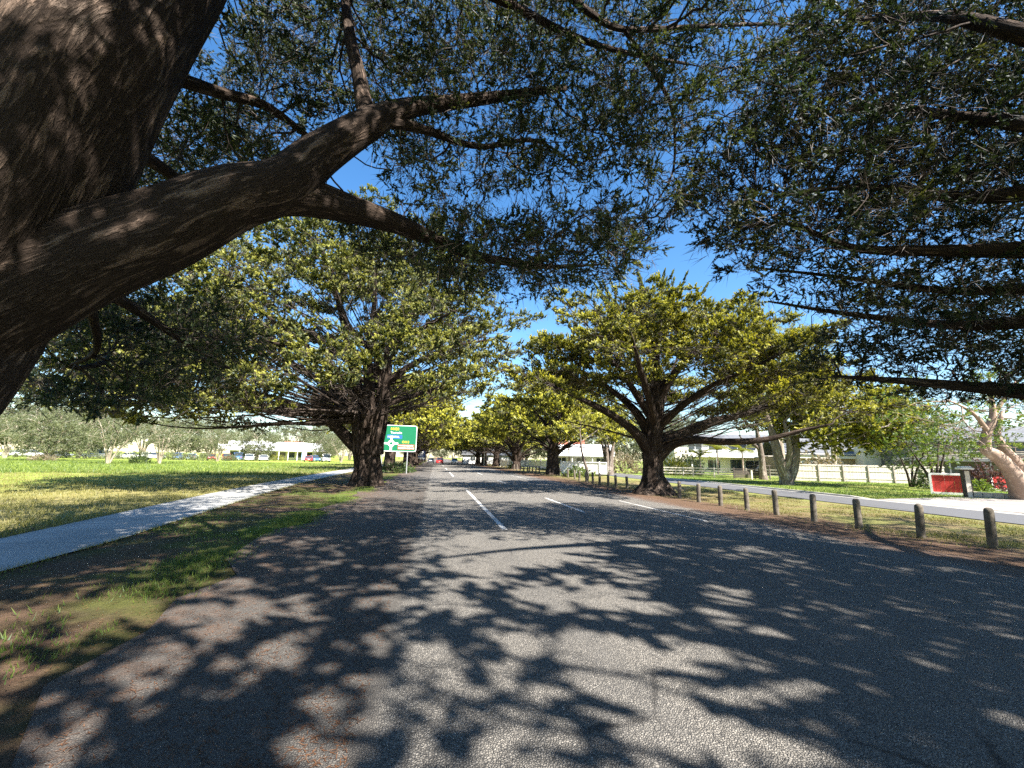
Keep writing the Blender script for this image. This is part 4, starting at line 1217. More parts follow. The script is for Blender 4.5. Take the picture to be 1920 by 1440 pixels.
M_RED = plain("red_panel_paint", (0.55, 0.045, 0.040), .6, .2, 4.0)
M_STONE = plain("pale_edging_stone", (0.62, 0.55, 0.45), .9, .2, 6.0)
M_METALW = plain("white_roof_sheet", (0.72, 0.73, 0.74), .5, .06)
M_BRICKR = plain("red_brick", (0.33, 0.15, 0.10), .9, .25, 6.0)

bm = bmesh.new()
r_, h_ = 0.088, 0.82
prof = [(r_ * 1.02, -0.25), (r_, 0.0), (r_ * 0.99, .4), (r_ * .97, h_ - .10), (r_ * .93, h_ - .055), (r_ * .78, h_ - .02), (r_ * .45, h_), (0.0001, h_ + .004)]
seg = 14
rings = [[bm.verts.new((a * math.cos(i / seg * 6.2832), a * math.sin(i / seg * 6.2832), z)) for i in range(seg)] for a, z in prof]
for q in range(len(rings) - 1):
    for i in range(seg):
        bm.faces.new((rings[q][i], rings[q][(i + 1) % seg], rings[q + 1][(i + 1) % seg], rings[q + 1][i]))
bol_me = bpy.data.meshes.new("bollard"); bm.to_mesh(bol_me); bm.free(); bol_me.materials.append(M_TIMB)
for p in bol_me.polygons: p.use_smooth = True
rb = np.random.default_rng(8)
BL = [(11.95, 7.7), (11.75, 8.95), (11.62, 10.4), (11.58, 11.8), (11.5, 13.2), (11.5, 14.6), (11.35, 15.9), (11.5, 17.6), (11.5, 19.1),
      (11.9, 25.6), (11.75, 27.0), (11.85, 28.5), (11.7, 29.7), (11.8, 31.3), (11.9, 33.0), (12.0, 35.0), (12.6, 38.0), (12.9, 41), (13.0, 44),
      (13.0, 53.2), (12.8, 54.3), (12.6, 55.3), (12.4, 56.4), (12.4, 57.6), (12.4, 60.0), (12.4, 62.5), (12.4, 65.0), (12.4, 67.5)]
for i, (x, y) in enumerate(BL):
    o = bpy.data.objects.new("bollard", bol_me)
    o.location = (x, y, 0); o.rotation_euler = (rb.normal(0, .035), rb.normal(0, .035), rb.uniform(0, 6)); o.scale = (1, 1, rb.uniform(.92, 1.06))
    link(o)
    near = i < 9
    tag(o, "weathered round-topped timber bollard in the row between the umbrella cypress and the layered dark cypress" if near else
        ("round-topped timber bollard in the row beyond the umbrella cypress" if i < 19 else "far timber bollard standing in the row past the second right cypress"), "bollard",
        "near row of timber bollards" if near else ("timber bollards beyond the umbrella cypress" if i < 19 else "far timber bollards"))


# ------------------------------------------------------------------ signs
def flat_mat(name, col, rough=.5):
    return plain(name, col, rough, .06, 3.0, .4, 0, 0)
S_GREEN = flat_mat("sign_green", (0.0, 0.13, 0.055)); S_WHITE = flat_mat("sign_white", (.8, .8, .78)); S_BLUE = flat_mat("sign_blue", (0.02, 0.10, 0.42))
S_YEL = flat_mat("sign_yellow", (0.85, 0.66, 0.02)); S_BROWN = flat_mat("sign_brown", (0.22, 0.075, 0.03)); S_BACK = flat_mat("sign_blue_board", (0.06, 0.12, 0.38))


def text_obj(body, size, mat, parent, loc, name="lettering"):
    cu = bpy.data.curves.new(name, 'FONT'); cu.body = body; cu.size = size; cu.align_x = 'LEFT'; cu.extrude = 0.002; cu.offset = size * 0.012
    t = bpy.data.objects.new(name, cu); COL.objects.link(t)
    me = bpy.data.meshes.new_from_object(t.evaluated_get(bpy.context.evaluated_depsgraph_get()))
    bpy.data.objects.remove(t)
    me.materials.clear(); me.materials.append(mat)
    o = bpy.data.objects.new(name, me); o.location = loc; o.rotation_euler = (R(90), 0, 0)
    return link(o, parent)


def plate(name, x0, x1, z0, z1, y, th, mat, parent, rad=0.0):
    bm = bmesh.new()
    pts = []
    if rad <= 0:
        pts = [(x0, z0), (x1, z0), (x1, z1), (x0, z1)]
    else:
        for cx, cz, a0 in ((x1 - rad, z0 + rad, -90), (x1 - rad, z1 - rad, 0), (x0 + rad, z1 - rad, 90), (x0 + rad, z0 + rad, 180)):
            for k in range(5):
                a = R(a0 + k * 22.5); pts.append((cx + rad * math.cos(a), cz + rad * math.sin(a)))
    f = bm.faces.new([bm.verts.new((x, y, z)) for x, z in pts])
    e = bmesh.ops.extrude_face_region(bm, geom=[f])
    bmesh.ops.translate(bm, vec=(0, th, 0), verts=[v for v in e['geom'] if isinstance(v, bmesh.types.BMVert)])
    bmesh.ops.recalc_face_normals(bm, faces=bm.faces)
    return bm_obj(name, bm, mat, parent)


c = on_ground(739.5, 43.0)
sg = thing("direction_sign", "large green roundabout direction sign on two grey posts behind the fluted cypress", "road sign", c, R(4))
Wd, z0, z1 = 2.08, 2.2, 4.85
plate("border", -Wd, Wd, z0, z1, 0.0, .03, S_WHITE, sg, .22)
bd = plate("board", -Wd + .06, Wd - .06, z0 + .06, z1 - .06, -.006, .006, S_GREEN, sg, .18)
for x in (-1.24, 1.24): cyl("post", (x, .09, -.3), (x, .09, 4.6), .057, M_GALV, sg)
text_obj("M420", .36, S_YEL, bd, (-.55, -.010, z1 - .50))
text_obj("Tooradin", .30, S_WHITE, bd, (-.55, -.010, z1 - .86))
pb_ = plate("panel", -.85, .62, z1 - 1.36, z1 - .98, -.010, .004, S_BLUE, bd, .05)
text_obj("HOSPITAL", .255, S_WHITE, pb_, (-.80, -.014, z1 - 1.27))
text_obj("C413", .32, S_YEL, bd, (.64, -.010, z0 + .86))
pn = plate("panel", .22, 1.9, z0 + .20, z0 + .74, -.010, .004, S_BROWN, bd, .05)
rg = np.random.default_rng(3)
for row, zz in enumerate((z0 + .55, z0 + .29)):
    bm = bmesh.new(); x = .30
    while x < 1.78:
        w = rg.uniform(.05, .11); add_box(bm, (x + w / 2, -.0125, zz + .05), (w, .003, rg.uniform(.09, .15))); x += w + rg.uniform(.025, .05)
    bm_obj("lettering", bm, S_WHITE, pn)
bm = bmesh.new()                                       # roundabout diagram: ring and four arms
cx, cz, ri, ro = -.42, z0 + .80, .15, .33
N = 28
v0 = [bm.verts.new((cx + ri * math.cos(i / N * 6.2832), -.010, cz + ri * math.sin(i / N * 6.2832))) for i in range(N)]
v1 = [bm.verts.new((cx + ro * math.cos(i / N * 6.2832), -.010, cz + ro * math.sin(i / N * 6.2832))) for i in range(N)]
for i in range(N): bm.faces.new((v0[i], v0[(i + 1) % N], v1[(i + 1) % N], v1[i]))
add_box(bm, (cx, -.0105, cz + .52), (.16, .004, .42)); add_box(bm, (cx, -.0105, cz - .50), (.20, .004, .38))
add_box(bm, (cx - .52, -.0105, cz), (.42, .004, .18)); add_box(bm, (cx + .50, -.0105, cz), (.36, .004, .16))
bm.faces.new([bm.verts.new(p) for p in ((cx - .15, -.010, cz + .70), (cx + .15, -.010, cz + .70), (cx, -.010, cz + .88))])
bm_obj("roundabout_symbol", bm, S_WHITE, bd)

c = on_ground(788, 90)
bs = thing("blue_sign", "small blue and white sign on two posts at the road edge beyond the green sign", "sign", c, R(4))
bd2 = plate("board", -.98, .98, 1.25, 3.0, 0, .03, S_BACK, bs, .08)
plate("panel", -.9, .9, 1.30, 1.72, -.006, .005, S_WHITE, bd2)
for q, (zz, w) in enumerate(((2.72, .62), (2.40, .75), (2.08, .55))):
    plate("lettering", -w, w, zz - .09, zz + .09, -.006, .005, S_WHITE, bd2)
for x in (-.62, .62): cyl("post", (x, .07, -.3), (x, .07, 2.9), .045, M_GALV, bs)

# street light pole and overhead cables
c = on_ground(908, 96)
lp = thing("light_pole", "slender grey street light pole among the far right cypresses", "street light", c)
cyl("pole", (0, 0, -.2), (0, 0, 8), .10, M_GALV, lp, r1=.06); cyl("arm", (0, 0, 7.9), (-1.8, 0, 8.3), .04, M_GALV, lp); box("lamp_head", (-2.0, 0, 8.3), (.6, .22, .12), M_GALV, lp, .03)
def cable(label, p0, p1, sag, r=.014):
    p0, p1 = np.array(p0, float), np.array(p1, float)
    pts = [tuple(p0 + (p1 - p0) * t - np.array([0, 0, sag * 4 * t * (1 - t)])) + (r,) for t in np.linspace(0, 1, 9)]
    o = limb_mesh("overhead_cable", [pts], M_DARKT, None, seg=5, sub=4, rough=0.0)
    return tag(o, label, "cable", "overhead cables")
def pole(label, x, y):
    t = thing("power_pole", label, "power pole", (x, y, 0), 0, "timber power poles")
    cyl("pole", (0, 0, -.3), (0, 0, 9.2), .16, M_TIMBG, t, r1=.11); box("crossarm", (0, 0, 8.6), (1.8, .12, .12), M_TIMBG, t, .01)
    for x_ in (-.75, .75): cyl("insulator", (x_, 0, 8.66), (x_, 0, 8.82), .04, S_WHITE, t)
pole("timber power pole beside the service road behind the second right cypress", 20.3, 64.0)
pole("timber power pole at the near end of the service road", 20.3, -6.0)
cable("upper black cable slung beside the service road", (19.55, -6, 8.82), (19.55, 64, 8.82), .9)
cable("lower black cable slung beside the service road", (21.05, -6, 8.82), (21.05, 64, 8.82), 1.3)
cable("black service cable passing behind the umbrella cypress", (19.55, -6, 8.7), (33, 58, 7.2), .8)

# ------------------------------------------------------------------ fences
def heading(a, b): return math.atan2(b[1] - a[1], b[0] - a[0])
_pal_me = None
def paling_fence(label, A, B, h=1.75):
    L = math.dist(A[:2], B[:2])
    t = thing("paling_fence", label, "fence", (A[0], A[1], 0), heading(A, B))
    bm = bmesh.new(); add_box(bm, (0, 0, h / 2), (.095, .014, h))
    me = bpy.data.meshes.new("paling"); bm.to_mesh(me); bm.free(); me.materials.append(M_TIMBL)
    rr = np.random.default_rng(4)
    n = int(L / .105)
    for i in range(n):
        o = bpy.data.objects.new("paling", me); o.location = ((i + .5) * .105, rr.normal(0, .004), rr.normal(0, .012) - .02)
        o.rotation_euler = (rr.normal(0, .006), rr.normal(0, .008), 0); link(o, t)
    for z in (.35, h * .62, h - .12): box("rail", (L / 2, -.035, z), (L, .04, .085), M_TIMBL, t)
    for x in np.arange(0, L + .1, 2.3): box("post", (float(x), -.10, h / 2 - .15), (.115, .09, h + .25), M_TIMBG, t)
    return t
fa, fb = on_ground(1487, 57), on_ground(1762, 53)
fa = on_ground(1487, 45.5); fb = on_ground(1768, 43.0)
pf = paling_fence("grey timber paling fence with posts along the right-hand lawn", fa, fb)

def rail_fence(label, pts, h=1.1):
    t = thing("rail_fence", label, "fence", (pts[0][0], pts[0][1], 0))
    for a, b in zip(pts[:-1], pts[1:]):
        a0 = np.array([a[0] - pts[0][0], a[1] - pts[0][1]]); b0 = np.array([b[0] - pts[0][0], b[1] - pts[0][1]])
        L = np.linalg.norm(b0 - a0); m = (a0 + b0) / 2; hd = heading(a0, b0)
        for z in (.35, .68, 1.0): box("rail", (m[0], m[1], z), (L, .045, .13), M_TIMBL, t, 0, (0, 0, hd))
        for s in np.arange(0, L, 2.4):
            q = a0 + (b0 - a0) * s / L; box("post", (q[0], q[1], h / 2 - .15), (.13, .13, h + .3), M_TIMBL, t, .01, (0, 0, hd))
    return t
rail_fence("pale three-rail timber fence before the two-storey house", [tuple(gnd(1243, 891.5)), tuple(gnd(1300, 893)), tuple(gnd(1378, 896))])
rail_fence("darker rail fence between the paperbarks", [tuple(gnd(1400, 896)), tuple(gnd(1490, 899.5))])
def white_fence(label, A, B, h=1.55):
    L = math.dist(A[:2], B[:2]); t = thing("white_fence", label, "fence", (A[0], A[1], 0), heading(A, B))
    for x in np.arange(0, L + .1, 2.2): box("post", (float(x), 0, h / 2), (.11, .11, h + .1), M_WHITE, t)
    for z in (.25, h - .08): box("rail", (L / 2, -.03, z), (L, .05, .10), M_WHITE, t)
    bm = bmesh.new(); add_box(bm, (0, 0, 0), (L, .03, .17)); me = bpy.data.meshes.new("board"); bm.to_mesh(me); bm.free(); me.materials.append(M_WHITE)
    for k in range(6):
        o = bpy.data.objects.new("board", me); o.location = (L / 2, .035, .40 + k * .185); link(o, t)
white_fence("white horizontal-board fence in front of the low white house", on_ground(1052, 49), on_ground(1138, 47))
white_fence("white fence glimpsed between the far right cypresses", on_ground(925, 95), on_ground(1030, 70))

# low dark barrier with two pale posts by the rail fence
c = on_ground(1398, 47)
lb = thing("timber_barrier", "low dark timber barrier with two pale posts by the rail fence", "barrier", c, R(-18))
for k in range(4): box("board", (0, 0, .22 + k * .2), (2.4, .06, .18), M_DARKT, lb)
box("cap", (.2, 0, 1.06), (3.0, .2, .07), M_DARKT, lb)
for x in (-1.3, 1.3): box("post", (x, 0, .55), (.14, .14, 1.3), M_DARKT, lb)
for x in (.35, 1.75): cyl("pale_post", (x, -.35, -.1), (x, -.35, .95), .11, M_STONE, lb)
cyl("rail", (0.2, .1, 1.45), (2.6, .1, 1.45), .05, M_DARKT, lb)
for x in (.9, 2.4): cyl("rail_post", (x, .1, 0), (x, .1, 1.45), .05, M_DARKT, lb)

# red garden panels, letterbox pillar, stone edging
def red_panel(label, A, B, h, slant=0.0):
    L = math.dist(A[:2], B[:2]); t = thing("garden_screen", label, "garden wall", (A[0], A[1], 0), heading(A, B))
    n = int(L / .19)
    for i in range(n):
        box("board", ((i + .5) * L / n, 0, h / 2 + .05), (L / n - .012, .03, h - .14), M_RED, t)
    box("top_rail", (L / 2, -.02, h), (L + .1, .10, .12), M_WHITE, t, .01); box("side_post", (0, -.02, h / 2 - .08), (.12, .13, h + .1), M_WHITE, t); box("side_post", (L, -.02, h / 2 - .08), (.12, .13, h + .1), M_WHITE, t)
    box("base_beam", (L / 2, -.03, .06), (L - .14, .14, .16), M_WHITE, t)
red_panel("red board garden panel in white frame left of the letterbox pillar", tuple(gnd(1748, 926)), tuple(gnd(1812, 929)), 1.25)
red_panel("red board garden panel in white frame beside the leaning pink tree", on_ground(1852, 33.5), on_ground(1902, 33.0), 1.2)
c = tuple(gnd(1817, 933))
pl = thing("letterbox_pillar", "dark square pillar with white capping at the end of the first red panel", "pillar", (c[0], c[1], 0), R(-35))
box("shaft", (0, 0, .75), (.34, .34, 1.7), M_DARKT, pl, .01); box("front_face", (0, -.18, .75), (.20, .03, 1.5), M_STONE, pl); box("cap", (0, 0, 1.63), (.62, .62, .10), M_WHITE, pl, .02); box("cap_top", (0, 0, 1.72), (.46, .46, .09), M_WHITE, pl, .03)
A, B = np.array(gnd(1824, 932)), np.array(gnd(1960, 940))
ed = thing("stone_edging", "low row of pale stone blocks edging the garden above the driveway", "edging", (A[0], A[1], 0), heading(A, B))
Le = math.dist(A[:2], B[:2]); rr = np.random.default_rng(6)
for i in range(int(Le / .42)):
    box("block", ((i + .5) * .42, rr.normal(0, .012), .13 + rr.normal(0, .01)), (.40, .18, .34), M_STONE, ed, .02, (0, 0, rr.normal(0, .03)))

# ------------------------------------------------------------------ houses
def window(parent, x, z, w, h, y, frame=M_WHITE, mull=1):
    f = box("window", (x, y, z), (w, .08, h), frame, parent)
    n = mull + 1; pw = (w - .08 * (n + 1)) / n
    for i in range(n): box("pane", (-w / 2 + .08 + pw / 2 + i * (pw + .08), -.045, 0), (pw, .02, h - .16), M_GLASS, f)
    return f

def gable(name, x0, x1, y0, y1, z0, z1, mat, parent, over=.35, th=.12):
    """ridge along x"""
    ym = (y0 + y1) / 2; x0 -= over; x1 += over; sl = (z1 - z0) / (ym - y0)
    ya, yb = y0 - over, y1 + over; za = z0 - over * sl
    V = np.array([[x, y, z] for x in (x0, x1) for y, z in ((ya, za), (ym, z1), (yb, za), (yb, za + th), (ym, z1 + th), (ya, za + th))])
    F4 = [[0, 1, 7, 6], [1, 2, 8, 7], [2, 3, 9, 8], [3, 4, 10, 9], [4, 5, 11, 10], [5, 0, 6, 11], [0, 5, 4, 1], [1, 4, 3, 2], [6, 7, 10, 11], [7, 8, 9, 10]]
    return mesh_np(name, V, [np.array(F4)], mat, parent)

def face_cam(loc, extra=0.0):
    return math.atan2(loc[1], loc[0]) - math.pi / 2 + extra

# two-storey house with balcony
c = on_ground(1372, 74); hs = thing("two_storey_house", "two-storey cream house with white balcony and big windows behind the rail fence", "house", c, face_cam(c, .35))
box("wall", (0, 4, 2.75), (19, 8, 5.7), M_CREAM, hs)
gable("roof", -9.5, 9.5, 0, 8, 5.62, 6.7, M_GREYR, hs, .7)
for x, w in ((-6.2, 2.0), (-3.0, 2.2), (3.6, 3.0), (7.6, 1.8)): window(hs, x, 1.25, w, 1.9, -.03, M_WHITE, 1)
dw = box("door", (0.7, -.03, 1.1), (1.9, .08, 2.3), M_DKCLAD, hs); box("pane", (-.4, -.05, .1), (.6, .02, 1.9), M_GLASS, dw); box("pane", (.4, -.05, .1), (.6, .02, 1.9), M_GLASS, dw)
for x, w in ((-6.0, 2.4), (-2.6, 2.4), (1.8, 4.6), (7.2, 2.2)): window(hs, x, 4.25, w, 1.9, -.03, M_WHITE, 2 if w > 3 else 1)
box("balcony_floor", (-1.0, -.95, 2.72), (12.4, 1.8, .18), M_WHITE, hs)
box("balcony_rail", (-1.0, -1.8, 3.78), (12.4, .08, .08), M_WHITE, hs); box("balcony_rail", (-1.0, -1.8, 2.92), (12.4, .06, .06), M_WHITE, hs)
bm = bmesh.new(); add_box(bm, (0, 0, 0), (.05, .04, .80)); me = bpy.data.meshes.new("baluster"); bm.to_mesh(me); bm.free(); me.materials.append(M_WHITE)
for x in np.arange(-7.1, 5.15, .17):
    o = bpy.data.objects.new("baluster", me); o.location = (float(x), -1.8, 3.35); link(o, hs)
for x in (-7.1, -3, 1.1, 5.1): box("column", (x, -1.7, 1.31), (.18, .18, 2.62), M_WHITE, hs)

# grey-roofed house with cream gable behind the paling fence
c = on_ground(1580, 62); h2 = thing("gabled_house", "grey-roofed house with cream gable and ochre walls behind the paling fence", "house", c, face_cam(c, .45))
box("wall", (-1.5, 4, 1.35), (13, 8, 3.0), M_OCHRE, h2); box("fascia", (-1.5, -.2, 2.95), (13.8, .3, .7), M_CREAM, h2)
gable("roof", -8, 5, 0, 8, 3.3, 5.6, M_GREYR, h2, .5)
box("wing_wall", (3.6, -1.2, 2.6), (4.2, 2.2, 4.8), M_CREAM, h2)
mesh_np("wing_gable", np.array([[1.5, -2.31, 5.0], [5.7, -2.31, 5.0], [3.6, -2.31, 6.3], [1.5, -.1, 5.0], [5.7, -.1, 5.0], [3.6, -.1, 6.3]]), [np.array([[0, 1, 2], [4, 3, 5]]), np.array([[0, 2, 5, 3], [1, 4, 5, 2]])], M_CREAM, h2)
window(h2, 2.3, 4.2, .9, 1.4, -2.32, M_GREYR, 0); window(h2, -4.5, 1.6, 2.0, 1.2, -.04); window(h2, -.8, 1.6, 1.6, 1.2, -.04)
box("chimney", (-5, 4.4, 5.6), (.8, .8, 1.6), M_BRICKR, h2)

# dark weatherboard house on the right
c = on_ground(1835, 52); h3 = thing("dark_house", "charcoal two-level house with slatted deck behind the leaning pink tree", "house", c, face_cam(c, .45))
box("wall", (0, 4, 2.5), (16, 7, 5.2), M_DKCLAD, h3); gable("roof", -8, 8, .5, 7.5, 5.15, 6.8, M_GREYR, h3, .8)
box("deck_floor", (0, -.9, 2.55), (15, 2.6, .2), M_DKCLAD, h3)
bm = bmesh.new(); add_box(bm, (0, 0, 0), (15, .04, .11)); me = bpy.data.meshes.new("slat"); bm.to_mesh(me); bm.free(); me.materials.append(M_TIMBG)
for k in range(5):
    o = bpy.data.objects.new("slat", me); o.location = (0, -2.1, 2.80 + k * .2); link(o, h3)
for x in (-7.4, -3.7, 0, 3.7, 7.4): box("post", (x, -2.02, 1.85), (.14, .14, 4.0), M_DKCLAD, h3)
for x in (-5.5, -1.8, 1.9, 5.6): window(h3, x, 3.9, 2.0, 1.7, .46, M_CREAM, 1)
for x in (-5.4, 2.0): window(h3, x, 1.1, 3.0, 2.0, .46, M_DKCLAD, 1)
box("garage_door", (6.0, .44, 1.15), (3.2, .08, 2.2), M_CREAM, h3)

# white house with red roof beyond the white fence
c = on_ground(1092, 66); h4 = thing("white_house", "low white house with a red rear roof behind the white fence", "house", c, face_cam(c, 0))
box("wall", (0, 4, 1.3), (9, 8, 2.9), M_WHITE, h4); box("verandah_roof", (0, -1.0, 2.55), (9.4, 2.4, .10), M_METALW, h4, 0, (R(12), 0, 0)); gable("roof", -4.5, 4.5, 0, 8, 2.8, 4.1, M_METALW, h4, .4)
gable("rear_roof", -5, 0, 8.6, 14, 3.2, 5.2, M_REDR, h4, .4)
box("rear_wall", (-2.5, 11.3, 1.7), (5, 5.4, 3.2), M_WHITE, h4)
for x in (-3.2, -.2, 2.8): window(h4, x, 1.55, 1.5, 1.1, -.04)
for x in (-4.4, -1.5, 1.5, 4.4): box("post", (x, -1.9, 1.1), (.12, .12, 2.3), M_WHITE, h4)
c = on_ground(930, 130); h5 = thing("far_house", "pale house glimpsed between the far right cypress trunks", "house", c, face_cam(c, 0))
box("wall", (0, 4, 1.3), (20, 8, 3.0), M_WHITE, h5); gable("roof", -10, 10, 0, 8, 2.8, 4.6, M_GREYR, h5, .5)
for x in (-7, -3, 1, 5, 8): window(h5, x, 1.5, 1.6, 1.2, -.04)

# clubhouse with verandah across the field
c = on_ground(520, 124); cb = thing("clubhouse", "long white-roofed clubhouse with verandah posts across the field", "building", c, face_cam(c, .1))
box("wall", (0, 4.5, 1.5), (24, 8, 3.2), M_CREAM, cb)
box("verandah_roof", (0, -.9, 2.95), (25, 3.4, .12), M_METALW, cb, 0, (R(9), 0, 0)); gable("roof", -12, 12, .5, 8.5, 3.2, 5.2, M_METALW, cb, .3)
for x in np.arange(-12, 12.1, 2.4): box("post", (float(x), -2.3, 1.3), (.16, .16, 2.8), M_WHITE, cb)
for x in np.arange(-10.8, 11, 2.4): window(cb, float(x), 1.55, 1.9, 1.7, .46, M_WHITE, 0)
for x in (-12,): box("sign_panel", (x - 1.5, .4, 3.6), (2.4, .1, 1.2), M_WHITE, cb)
c = on_ground(420, 150); h6 = thing("brick_building", "red brick building behind the clubhouse", "building", c, face_cam(c, 0))
box("wall", (26, 4, 2.2), (14, 8, 4.6), M_BRICKR, h6); gable("roof", 19, 33, 0, 8, 4.4, 6.6, M_REDR, h6, .4)
for x in (21.5, 26, 30.5): window(h6, x, 1.8, 1.8, 1.4, -.04)
# feather banner near the clubhouse end
c = on_ground(565, 104); fb_ = thing("banner", "pale blue upright banner beside the red parked car", "banner", c, face_cam(c))
cyl("pole", (0, 0, -.1), (0, 0, 2.6), .03, M_GALV, fb_); plate("cloth", .03, .75, .5, 2.5, -.01, .02, flat_mat("banner_blue", (.35, .62, .8)), fb_, .1)

# ------------------------------------------------------------------ cars
M_TYRE = plain("tyre_rubber", (.02, .02, .02), .85, .1); M_RIM = plain("alloy_rim", (.5, .5, .52), .35, .1, 6, .5, .7)
M_LAMP = plain("clear_lamp", (.75, .76, .78), .2, .05, 3, .6); M_TAIL = plain("red_lamp", (.45, .02, .02), .25, .05, 3, .5)
def car_paint(name, col):
    g = NT(name); return g.bsdf(col, .35, None, spec=.5, **{'Coat Weight': .6, 'Coat Roughness': .08})
PAINT = {'white': car_paint("white_car_paint", (.78, .78, .78)), 'blue': car_paint("blue_car_paint", (.06, .14, .32)), 'red': car_paint("red_car_paint", (.42, .025, .03)),
         'grey': car_paint("grey_car_paint", (.22, .23, .24)), 'pale': car_paint("pale_blue_car_paint", (.35, .45, .55)), 'dark': car_paint("dark_car_paint", (.03, .035, .04))}
def car(label, loc, rz, paint, kind='sedan', group=None):
    t = thing("car", label, "car", loc, rz, group)
    L, Wc = 4.5, 1.78
    if kind == 'wagon': lo = [(0, .45), (.05, .72), (.35, .86), (1.25, .98), (4.42, 1.02), (4.48, .6), (4.42, .32), (.1, .3)]; cab = [(1.2, .98), (1.85, 1.55), (4.15, 1.58), (4.42, 1.02)]
    elif kind == 'van': lo = [(0, .45), (.05, .8), (.5, 1.05), (.95, 1.12), (4.45, 1.12), (4.5, .6), (4.42, .32), (.1, .3)]; cab = [(.9, 1.12), (1.5, 1.95), (4.35, 1.98), (4.46, 1.12)]
    else: lo = [(0, .45), (.05, .68), (.4, .82), (1.3, .93), (3.8, .96), (4.42, .92), (4.5, .6), (4.42, .32), (.1, .3)]; cab = [(1.25, .93), (2.0, 1.42), (3.1, 1.44), (3.85, .96)]
    def loft(name, pts, w0, w1, mat, z_in=None):
        n = len(pts); zs = [p[1] for p in pts]; zl, zh = min(zs), max(zs)
        V = []
        for s in (-1, 1):
            for x, z in pts:
                k = (z - zl) / max(zh - zl, .01); V.append([x - L / 2, s * (w0 + (w1 - w0) * k) / 2, z])
        F = [np.array([[i, (i + 1) % n, n + (i + 1) % n, n + i] for i in range(n)])]
        bm = bmesh.new(); vs = [bm.verts.new(v) for v in V]
        for f in F[0]: bm.faces.new([vs[i] for i in f])
        bm.faces.new(vs[:n]); bm.faces.new(vs[n:][::-1]); bmesh.ops.recalc_face_normals(bm, faces=bm.faces)
        bmesh.ops.bevel(bm, geom=list(bm.edges), offset=.035, segments=1, affect='EDGES')
        return bm_obj(name, bm, mat, t)
    loft("body", lo, Wc, Wc - .08, paint)
    loft("glasshouse", cab, Wc - .10, 1.28, M_GLASS)
    zt = max(p[1] for p in cab); xa, xb = cab[1][0] - L / 2, cab[2][0] - L / 2
    box("roof", ((xa + xb) / 2, 0, zt + .01), (xb - xa + .05, 1.30, .06), paint, t, .02)
    for x in ((xa * .55 + xb * .45), (xb - .1)):
        for s in (-1, 1): box("pillar", (x, s * (.76), (zt + .95) / 2), (.09, .06, zt - .95), paint, t, 0, (R(-s * 22), 0, 0))
    for x in (.85, 3.62):
        for s in (-1, 1):
            w = cyl("wheel", (x - L / 2, s * .76, .32), (x - L / 2, s * .91, .32), .32, M_TYRE, t, seg=18); cyl("rim", (x - L / 2, s * .905, .32), (x - L / 2, s * .925, .32), .2, M_RIM, w, seg=12)
    for s in (-1, 1):
        box("headlight", (.07 - L / 2, s * .62, .70), (.10, .34, .13), M_LAMP, t, .02); box("tail_light", (4.47 - L / 2, s * .68, .80), (.08, .26, .16), M_TAIL, t, .02)
        box("mirror", (1.45 - L / 2, s * .97, 1.0), (.12, .16, .11), paint, t, .02)
    box("number_plate", (4.50 - L / 2, 0, .62), (.03, .38, .11), S_WHITE, t)
    return t
GP = "cars in the car park across the field"
CP = [(22, 101, 'white', 'sedan', "white parked sedan at the outer end of the car park row"), (58, 103, 'white', 'wagon', "white parked wagon beside the outermost white sedan"),
      (112, 104, 'grey', 'sedan', "grey parked sedan behind the bushy round gum tree"), (176, 100, 'white', 'van', "white parked van left of the many-stemmed gum tree"),
      (238, 100, 'white', 'sedan', "white parked sedan right of the many-stemmed gum tree"), (286, 101, 'white', 'wagon', "white parked wagon behind the clump of slender gum stems"),
      (332, 102, 'blue', 'wagon', "dark blue parked wagon right of the slender gum stems"), (360, 101, 'pale', 'sedan', "pale blue parked sedan beside the dark blue wagon"),
      (396, 103, 'red', 'sedan', "red parked sedan left of the small pale-stemmed gum"), (424, 104, 'red', 'wagon', "red parked wagon right of the small pale-stemmed gum"),
      (447, 106, 'blue', 'van', "blue parked van in front of the clubhouse corner"), (468, 104, 'white', 'wagon', "white parked wagon in front of the clubhouse"), (494, 105, 'white', 'sedan', "white parked sedan next to the wagon at the clubhouse"),
      (578, 106, 'red', 'sedan', "red parked car beside the pale blue banner"), (590, 110, 'blue', 'wagon', "blue parked wagon just behind the red car by the banner"), (611, 108, 'white', 'van', "white van standing alone past the clubhouse end")]
rc_ = np.random.default_rng(9)
for px, d, colr, kind, lab in CP:
    car(lab, on_ground(px, d), rc_.choice([0.1, math.pi + .15, math.pi / 2 + .5, -math.pi / 2 + .3]) if px > 300 else rc_.choice([0.05, math.pi + .1]), PAINT[colr], kind, GP)
car("red car driving away down the far end of the avenue", (1.2, 108, .02), -math.pi / 2, PAINT['red'], 'wagon')
car("white car at the left edge of the far end of the avenue", (-1.0, 118, .02), -math.pi / 2, PAINT['white'], 'sedan')
car("white car approaching at the far end of the avenue", (5.6, 125, .02), math.pi / 2, PAINT['white'], 'sedan')

# ------------------------------------------------------------------ grass, needles
def blades(name, P, h, w, fmat, rs, lean=.35):
    n = len(P)
    a = rs.uniform(0, 6.283, n); s = np.stack([np.cos(a), np.sin(a), np.zeros(n)], -1) * (w * rs.uniform(.6, 1.3, n))[:, None]
    hh = h * rs.uniform(.5, 1.4, n)
    tipv = np.stack([rs.normal(0, lean, n) * hh, rs.normal(0, lean, n) * hh, hh], -1)
    V = np.stack([P - s, P + s, P + tipv], 1).reshape(-1, 3)
    return mesh_np(name, V, [np.arange(3 * n).reshape(-1, 3)], fmat, None, False, {'tint': np.repeat(rs.uniform(0, 1, n), 3), 'tip': np.tile([0, 0, 1.0], n)})


